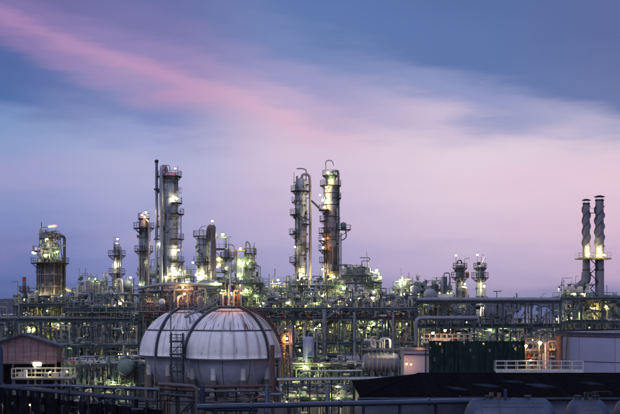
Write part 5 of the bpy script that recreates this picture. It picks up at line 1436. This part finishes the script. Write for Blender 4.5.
for s in (-1, 1):
    for k in range(7):
        y0 = -0.5 + 4.5 * k / 7; y1 = y0 + 4.5 / 7 - 0.03
        m = MB()
        for (yy) in (y0, y1):
            m.v += [(0, yy, zk), (s * (hw + 0.4), yy, ze - 0.12), (s * (hw + 0.4), yy, ze - 0.26), (0, yy, zk - 0.16)]
        for f in ((0, 1, 5, 4), (3, 7, 6, 2), (0, 3, 2, 1), (4, 5, 6, 7), (1, 2, 6, 5)): m.face(list(f) if s < 0 else list(f)[::-1])
        obj('roof_panel', m, t, mat='shed_roof')
    obj('barge_board', MB().bar((0, -0.56, zk - 0.02), (s * (hw + 0.45), -0.56, ze - 0.14), 0.1, 0.26), t, mat='gutter_blue')
    obj('side_wall', MB().box((s * (hw - 0.2), 2.0, (zu + ze) / 2), (0.12, 3.8, ze - zu)), t, mat='shed_wall')
obj('ridge_cap', MB().box((0, 1.75, zk + 0.04), (0.4, 4.6, 0.08)), t, mat='shed_roof')
for x in (-hw + 0.3, -hw * 0.3, hw * 0.35, hw - 0.3): obj('post', MB().box((x, 0.2, zu / 2), (0.28, 0.28, zu)), t, mat='steel')
obj('lintel', MB().box((0, 0.1, zu - 0.12), (2 * hw - 0.3, 0.2, 0.24)), t, mat='shed_roof')
obj('back_wall', MB().box((0, 3.8, zu / 2), (2 * hw - 0.6, 0.2, zu)), t, mat='bank')  # near-black colour puts the open bay's shade into the wall
lb = obj('light_box', MB().box((X_(37, Yg) - t.location.x, 0.2, Z_(364.2, Yg)), (1.3, 0.35, 0.62)), t, mat='steel')
obj('diffuser', MB().box((X_(37, Yg) - t.location.x, 0.0, Z_(364.2, Yg)), (1.15, 0.08, 0.48)), lb, mat=None or 'glow_white')
# railing platform in front of the shed
Yp = 180
t = thing('loading_platform', 'yellow-lit railed loading platform in front of the gabled shed', 'platform', (X_(42, Yp), Yp, 0))
zp = Z_(379, Yp); xa = X_(12, Yp) - t.location.x; xb = X_(72, Yp) - t.location.x
obj('deck', MB().box(((xa + xb) / 2, 1, zp), (xb - xa, 2.6, 0.2)), t, mat='concrete')
rail_line(t, [(xa, -0.25, zp + .1), (xb, -0.25, zp + .1)], 1.45, 'cream', 1.3, t=0.1)
rail_line(t, [(xa, 2.2, zp + .1), (xb, 2.2, zp + .1)], 1.45, 'cream', 1.3, t=0.08)
for k in range(5): x = xa + 0.3 + (xb - xa - 0.6) * k / 4; obj('post', MB().box((x, 0.2, zp / 2 - 0.05), (0.3, 0.3, zp - 0.1)), t, mat='concrete')
for k, (px, w_, h_) in enumerate(((20, .6, .9), (25, .5, 1.2), (46, .7, .8), (55, 1.0, 0.7), (62, .6, 1.0))):
    obj('cabinet', MB().box((X_(px, Yp + 1) - t.location.x, 1.2, zp + 0.1 + h_ / 2), (w_, 0.5, h_)), t, mat=('cream', 'off_white', 'grey')[k % 3])
lamp(t, W(30, 372, Yp + 1), GY, .16, arm=(0, 0.9, .3)); lamp(t, W(50, 372, Yp + 1), GY, .14, arm=(0, 0.9, .3))

# ------------------------------------------------------------------ foreground pipes and roof
t = thing('blue_standpipe', 'blue vertical pipe with an elbow at the left edge', 'pipe', (X_(1, 168), 168, 0))
pipe(t, [W(-14, 345.5, 168), W(1.5, 346.5, 168), W(1.5, 386, 168), W(60, 386, 168)], 0.24, 'gutter_blue', n=12)
for px in (20, 50): obj('pipe_stand', MB().box((X_(px, 168) - t.location.x, 0, Z_(386, 168) / 2 - 0.12), (0.25, 0.4, Z_(386, 168) - 0.24)), t, mat='dark_steel')
def long_rack(name, label, pa, pb, w_, n, mats, seed, zt_drop=0.0, rad=0.2, posts=5, lights=()):
    a, b = pa, pb
    o = thing(name, label, 'pipe rack', ((a.x + b.x) / 2, (a.y + b.y) / 2, 0)); L = o.location
    d = (b - a).normalized(); s = Vector((-d.y, d.x, 0)).normalized(); rr = random.Random(seed)
    for k in range(n):
        off = s * (w_ * (k / max(1, n - 1) - 0.5)); r_ = rad * rr.uniform(0.6, 1.1)
        pipe(o, [a + off + Vector((0, 0, r_)), b + off + Vector((0, 0, r_))], r_, mats[k % len(mats)], flanges=3)
    for k in range(posts):
        p = a.lerp(b, (k + 0.5) / posts) - L
        m = MB().bar(p - s * (w_ / 2 + 0.3) + Vector((0, 0, -0.12)), p + s * (w_ / 2 + 0.3) + Vector((0, 0, -0.12)), 0.2, 0.24); obj('cross_beam', m, o, mat='dark_steel')
        for q in (-1, 1): e = p + s * q * w_ / 2; obj('post', MB().bar((e.x, e.y, 0), (e.x, e.y, e.z - 0.24), 0.2), o, mat='dark_steel')
    return o
long_rack('pipe_track', 'blue foreground pipe track slanting down from the shed to the tanks', W(0, 387, 160), W(158, 402, 142), 2.2, 4, ['gutter_blue', 'steel', 'dark_steel', 'gutter_blue'], 1, rad=0.17)
long_rack('pipe_track', 'grey pipe track just behind the slanting blue one', W(58, 386, 176), W(164, 390, 166), 2.0, 4, ['blue_grey', 'steel', 'steel', 'blue_grey'], 2, rad=0.15)
o = long_rack('pipe_track', 'long pale foreground pipe crossing below the lit yard', W(277, 381, 172), W(408, 379.5, 172), 0.6, 2, ['off_white', 'grey'], 3, rad=0.26, posts=6)
o = long_rack('pipe_track', 'short pale pipe above the long foreground one in the lit yard', W(300, 372, 186), W(362, 371.5, 186), 0.6, 2, ['off_white', 'grey'], 4, rad=0.2, posts=4)
long_rack('pipe_track', 'thick blue pipe running along the bottom of the picture', W(197, 409.5, 136), W(490, 403, 139), 0.9, 2, ['gutter_blue', 'blue_grey'], 5, rad=0.3, posts=8)
t = thing('added_dark_wall', 'added dark wall panels under the slanting blue pipe track', 'wall', (X_(75, 152), 152, 0)); L = t.location  # near-black panels added to turn the near corner into one dark mass
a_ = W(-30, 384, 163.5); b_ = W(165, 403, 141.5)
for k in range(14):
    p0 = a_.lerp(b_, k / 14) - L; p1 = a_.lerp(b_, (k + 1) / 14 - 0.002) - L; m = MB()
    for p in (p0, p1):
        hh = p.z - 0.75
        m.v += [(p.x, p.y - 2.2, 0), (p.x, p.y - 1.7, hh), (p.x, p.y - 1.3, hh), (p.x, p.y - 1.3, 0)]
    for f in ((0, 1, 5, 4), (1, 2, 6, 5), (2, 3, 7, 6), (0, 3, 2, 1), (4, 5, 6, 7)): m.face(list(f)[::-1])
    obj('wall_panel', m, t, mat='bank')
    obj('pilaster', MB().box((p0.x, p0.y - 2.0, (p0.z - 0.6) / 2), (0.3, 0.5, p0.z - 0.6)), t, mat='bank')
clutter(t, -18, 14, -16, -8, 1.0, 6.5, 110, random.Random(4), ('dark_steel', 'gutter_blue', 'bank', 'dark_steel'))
# bund wall and rusty pipe frame under the spheres
t = thing('bund_wall', 'dark concrete bund wall under the spherical tanks', 'wall', (X_(210, 176), 176, 0))
obj('wall', MB().box((0, 0, 1.6), (26, 0.4, 3.2)), t, mat='concrete')
obj('coping', MB().box((0, 0, 3.3), (26.2, 0.6, 0.18)), t, mat='concrete')
for k in range(7): obj('buttress', MB().box((-12 + k * 4, -0.4, 1.4), (0.5, 0.4, 2.8)), t, mat='concrete')
Yf = 160
t = thing('pipe_station', 'weathered grey and rusty pipe station in front of the spheres', 'pipe station', (X_(215, Yf), Yf, 0)); L = t.location
pipe(t, [W(158, 384, Yf), W(197, 386.5, Yf), W(197, 414, Yf)], 0.26, 'brown', n=12)
pipe(t, [W(160, 389, Yf + 1), W(196, 391, Yf + 1)], 0.2, 'rusty')
pipe(t, [W(160, 394, Yf), W(192, 396.5, Yf)], 0.2, 'gutter_blue')
pipe(t, [W(202.5, 385.5, Yf - 2), W(202.5, 409, Yf - 2), W(220, 409, Yf - 2), W(258, 409, Yf - 2)], 0.34, 'gutter_blue', n=14)
pipe(t, [W(200, 387, Yf), W(272, 386, Yf)], 0.22, 'rusty', flanges=3)
pipe(t, [W(204, 391.5, Yf), W(262, 390.5, Yf)], 0.17, 'brown', flanges=2)
pipe(t, [W(206, 398, Yf + 1), W(214, 398, Yf + 1), W(218, 392, Yf + 1)], 0.15, 'galvanised')
pipe(t, [W(205, 402, Yf), W(240, 404, Yf), W(262, 396, Yf)], 0.14, 'rusty')
pipe(t, [W(267, 384, Yf), W(267, 412, Yf)], 0.26, 'blue_grey')
pipe(t, [W(272.5, 345, Yf + 8), W(273, 412, Yf + 8)], 0.3, 'rusty')
pipe(t, [W(276, 388, Yf), W(296, 404, Yf)], 0.13, 'grey')
for px in (160, 176, 215, 236, 256): obj('post', MB().box((X_(px, Yf) - L.x, 0.6, Z_(388, Yf) / 2), (0.25, 0.25, Z_(388, Yf))), t, mat='dark_steel')
rrr = random.Random(8)
risers(t, X_(160, Yf) - L.x, X_(270, Yf) - L.x, 1.0, 4.0, 0.5, Z_(390, Yf), 26, rrr, mats=['rusty', 'brown', 'steel', 'blue_grey']); valves(t, X_(205, Yf) - L.x, X_(262, Yf) - L.x, 0, 3, Z_(398, Yf), 8, rrr)
run_pipes(t, X_(160, Yf) - L.x, X_(272, Yf) - L.x, 2.0, 8.0, Z_(402, Yf + 4), 7, rrr, mats=['rusty', 'brown', 'steel', 'dark_steel'])
lamp(t, W(281.5, 395.5, Yf + 2), GY, .2); lamp(t, W(258, 396, Yf + 5), GO, .12)
# yellow-lit frames low in front of the yard
t = thing('valve_station', 'dim valve station with yellow lamps under the long pale pipe', 'valve station', (X_(315, 176), 178, 0)); L = t.location
steel_frame(t, -4.8, 5.5, 0, 4, [Z_(386, 178), Z_(398, 178)], 2.6, post=0.2, beam=0.22, rr=rrr)
risers(t, -4.6, 5.4, -0.2, 3.6, 0.4, Z_(384, 178), 30, rrr); run_pipes(t, -4.8, 5.5, 0, 4, Z_(398, 178), 6, rrr); valves(t, -4.6, 5.4, -0.2, 2, Z_(392, 178), 12, rrr); tool_box(t, -4.6, 5.4, 0, 1, Z_(400, 178), 6, rrr)
for (x_, y_, g_) in ((305, 386, GY), (338, 386.5, GY), (314, 397, GY), (323, 399, GY), (338, 398, GY), (296, 388, GG), (310, 391, GY), (287, 402, GY), (330, 392, GG), (350, 394, GY)): lamp(t, W(x_, y_, 177.6), g_, .13)
t = thing('pale_post', 'thick pale post below the long foreground pipe', 'post', (X_(328, 168), 168, 0))
obj('shaft', MB().cyl((0, 0, 0), (0, 0, Z_(383, 168)), 0.3, n=12), t, mat='galvanised'); obj('cap', MB().cyl((0, 0, Z_(383, 168)), (0, 0, Z_(382, 168)), 0.4, n=12), t, mat='grey')

# dark hipped roof building, front right
t = thing('dark_roof_building', 'long building with a dark hipped roof and pale skylights', 'building', (X_(360, 140), 140, 0)); L = t.location
z_e = Z_(397.5, 140); z_r = Z_(373.5, 156)
xl = 0.0; xr_ = 46.0; xh = X_(419, 156) - L.x; dep = 30
obj('wall', MB().box(((xl + xr_) / 2 + 0.2, dep / 2, z_e / 2 - 0.2), (xr_ - xl - 0.8, dep - 1.0, z_e - 0.4)), t, mat='blue_grey')
def roof_pt(x, y):
    return Vector((x, y, z_e + (z_r - z_e) * min(1, y / 16.0, (dep - y) / 14.0, max(0, (x - xl)) / xh)))
# corrugated sheets, front slope
ns = 46
for k in range(ns):
    x0 = xl + (xr_ - xl) * k / ns; x1 = xl + (xr_ - xl) * (k + 1) / ns - 0.04
    def ytop(x): return 16.0 * min(1, max(0.02, (x - xl) / xh))
    m = MB(); lift = 0.02 * (k % 2)
    a, b, c, d_ = roof_pt(x0, 0), roof_pt(x1, 0), roof_pt(x1, ytop(x1)), roof_pt(x0, ytop(x0))
    for p in (a, b, c, d_): m.v.append((p.x, p.y, p.z + lift))
    for p in (a, b, c, d_): m.v.append((p.x, p.y, p.z - 0.12 + lift))
    for f in ((0, 1, 2, 3), (7, 6, 5, 4), (0, 4, 5, 1), (1, 5, 6, 2), (2, 6, 7, 3), (3, 7, 4, 0)): m.face(list(f))
    obj('roof_sheet', m, t, mat='dark_roof')
m = MB()
P = [(xl, 0, z_e), (xl, dep, z_e), (xh, 16, z_r)]
m.v = [tuple(p) for p in P]; m.face([0, 2, 1]); obj('hip_end', m, t, mat='dark_roof')
m = MB(); m.v = [(xh, 16, z_r), (xr_, 16, z_r), (xr_, dep, z_e), (xl, dep, z_e)]; m.face([0, 1, 2, 3]); obj('rear_slope', m, t, mat='dark_roof')
obj('ridge', MB().bar((xh, 16, z_r + 0.04), (xr_, 16, z_r + 0.04), 0.35, 0.12), t, mat='dark_roof')
obj('hip_cap', MB().bar((xl, 0, z_e + 0.08), (xh, 16, z_r + 0.04), 0.3, 0.12), t, mat='dark_roof')
for px, py, w_, l_ in ((457, 389, 0.75, 1.6), (486, 386, 1.15, 1.9), (513, 382, 1.0, 1.2), (540, 386, 1.2, 2.0), (592, 384, 1.0, 1.5)):
    # the roof point seen at that pixel
    lo, hi = 140.0, 156.0
    for _ in range(40):
        mid = (lo + hi) / 2
        if Z_(py, mid) > z_e + (z_r - z_e) * (mid - 140) / 16: lo = mid
        else: hi = mid
    x = X_(px, mid) - L.x; y = mid - 140; sl = (z_r - z_e) / 16
    m = MB(); h0 = 0.10
    for zz in (-0.02, h0):
        for sx, sy in ((-w_ * 0.8, -l_ / 2), (w_ * 0.8, -l_ / 2), (w_ * 0.8, l_ / 2), (-w_ * 0.8, l_ / 2)):
            m.v.append((x + sx - sy * 0.7, y + sy, z_e + sl * (y + sy) + zz))
    for f in ((4, 5, 6, 7), (0, 1, 5, 4), (1, 2, 6, 5), (2, 3, 7, 6), (3, 0, 4, 7)): m.face(list(f))
    obj('skylight', m, t, mat='skylight')
pipe(t, [L + Vector((xl - 0.3, -0.25, z_e - 0.15)), L + Vector((xr_, -0.25, z_e - 0.15))], 0.17, 'gutter_blue', name='gutter')
# round-backed tanks at the bottom right
VG = 'round-backed tanks along the bottom right'
for i, (pa, pb, lab) in enumerate(((468, 556, 'long blue-grey round-backed tank at the bottom edge under the dark roof'), (570, 610, 'shorter blue-grey round-backed tank at the bottom right'), (619, 680, 'blue-grey round-backed tank cut by the right edge at the bottom'))):
    Yk = 128; z_t = Z_(399.5, Yk); rt = 3.0
    t = thing('round_tank', lab, 'tank', (X_((pa + pb) / 2, Yk), Yk + 1.5, 0), VG)
    Lk = X_(pb, Yk) - X_(pa, Yk)
    hd = 1.4
    prof = [(0, -Lk / 2 - 0.3)] + [(rt * math.sin(math.pi / 2 * k / 7), -Lk / 2 + hd * (1 - math.cos(math.pi / 2 * k / 7)) - 0.3) for k in range(1, 8)]
    prof += [(a, -b) for a, b in prof[::-1]]
    obj('shell', MB().lathe(prof, (0, 0, z_t - rt), 40, 'x'), t, mat='vault')
    k = 0; x = -Lk / 2 + hd
    while x < Lk / 2 - hd + 0.1:
        obj('band', MB().lathe([(rt, x - 0.07), (rt + 0.05, x - 0.05), (rt + 0.05, x + 0.05), (rt, x + 0.07)], (0, 0, z_t - rt), 40, 'x', False), t, mat='vault'); x += 1.9
    rq = random.Random(i + 40)
    for s_ in (-0.25, 0.2):
        q = MB().cyl((Lk * s_, -0.4, z_t - 0.1), (Lk * s_, -0.4, z_t + 0.25), 0.3, n=12); q.cyl((Lk * s_, -0.4, z_t + 0.25), (Lk * s_, -0.4, z_t + 0.34), 0.42, n=12); obj('manway', q, t, mat='steel')
    for k in range(5):
        a = R(rq.uniform(100, 170)); obj('weld_seam', MB().bar((-Lk / 2 + hd, rt * 1.003 * math.cos(a), z_t - rt + rt * 1.003 * math.sin(a)), (Lk / 2 - hd, rt * 1.003 * math.cos(a), z_t - rt + rt * 1.003 * math.sin(a)), 0.05), t, mat='rusty')
    clutter(t, -Lk / 2 + hd, Lk / 2 - hd, -1.0, 0.6, z_t - 0.4, z_t + 0.1, 5, rq, ('gutter_blue', 'dark_steel', 'rusty'))
    for s in (-0.3, 0.3): obj('saddle', MB().box((Lk * s, 0, (z_t - rt) / 2 - 0.4), (0.4, 4.2, z_t - rt - 0.6)), t, mat='concrete')
# dark service wall and scrub, bottom left
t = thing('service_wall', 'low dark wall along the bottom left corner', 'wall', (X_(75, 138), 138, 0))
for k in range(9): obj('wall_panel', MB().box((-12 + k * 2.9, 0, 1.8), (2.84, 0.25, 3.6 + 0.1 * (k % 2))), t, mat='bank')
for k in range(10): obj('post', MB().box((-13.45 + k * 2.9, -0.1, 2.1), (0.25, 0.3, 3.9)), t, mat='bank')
for i, (px, py, g_) in enumerate(((2, 404.5, GO), (30, 405, GO), (78, 411.5, GY))):
    tt = thing('bollard_lamp', 'tiny low lamp in the dark bottom left corner, %s from the edge' % ORD[i], 'lamp', (X_(px, 134), 134, 0), 'tiny lamps in the dark corner')
    obj('pole', MB().cyl((0, 0.3, 0), (0, 0.3, Z_(py, 134) + 0.2), 0.05, n=6), tt, mat='steel')
    lamp(tt, W(px, py, 134), g_, 0.07, arm=(0, 0.3, 0.02))
# goose-neck lamps over the left rack
for i, (px, py) in enumerate(((8, 303), (19, 305))):
    tt = thing('gooseneck_vent', 'pale goose-neck vent pipe left of the striped stack, %s' % ('taller' if i == 0 else 'nearer the stack'), 'vent pipe', (X_(px, 243), 243, 0), 'goose-neck vents')
    pipe(tt, [W(px, 330, 243), W(px, py, 243), W(px - 4, py - 0.2, 243)], 0.16, 'galvanised', name='pipe')
    obj('foot', MB().cyl((0, 0, 0), (0, 0, Z_(329, 243)), 0.2, n=8), tt, mat='grey')
# sky-line cables
t = thing('overhead_cable', 'thin cable stretched between the plant towers', 'cable', (X_(300, 257), 257, 0)); L = t.location
pipe(t, [W(252, 281.3, 257), W(290, 282, 257), W(320, 281.6, 257)], 0.04, 'dark_steel', name='cable', n=5)
# ------------------------------------------------------------------ the evening air
def haze():
    m = bpy.data.materials.new('haze'); m.use_nodes = True
    w = NT(m.node_tree); w.n.clear()
    o = w.new('ShaderNodeOutputMaterial'); v = w.new('ShaderNodeVolumePrincipled')
    v.inputs['Color'].default_value = (0.80, 0.84, 0.95, 1)
    v.inputs['Density'].default_value = 0.00004
    v.inputs['Anisotropy'].default_value = 0.3
    w.l.new(v.outputs[0], o.inputs['Volume'])
    M['haze'] = m
    b = MB().box((0, 3750, 59), (18400, 10900, 120))
    kind(obj('haze', b, mat='haze'), 'stuff')
haze()
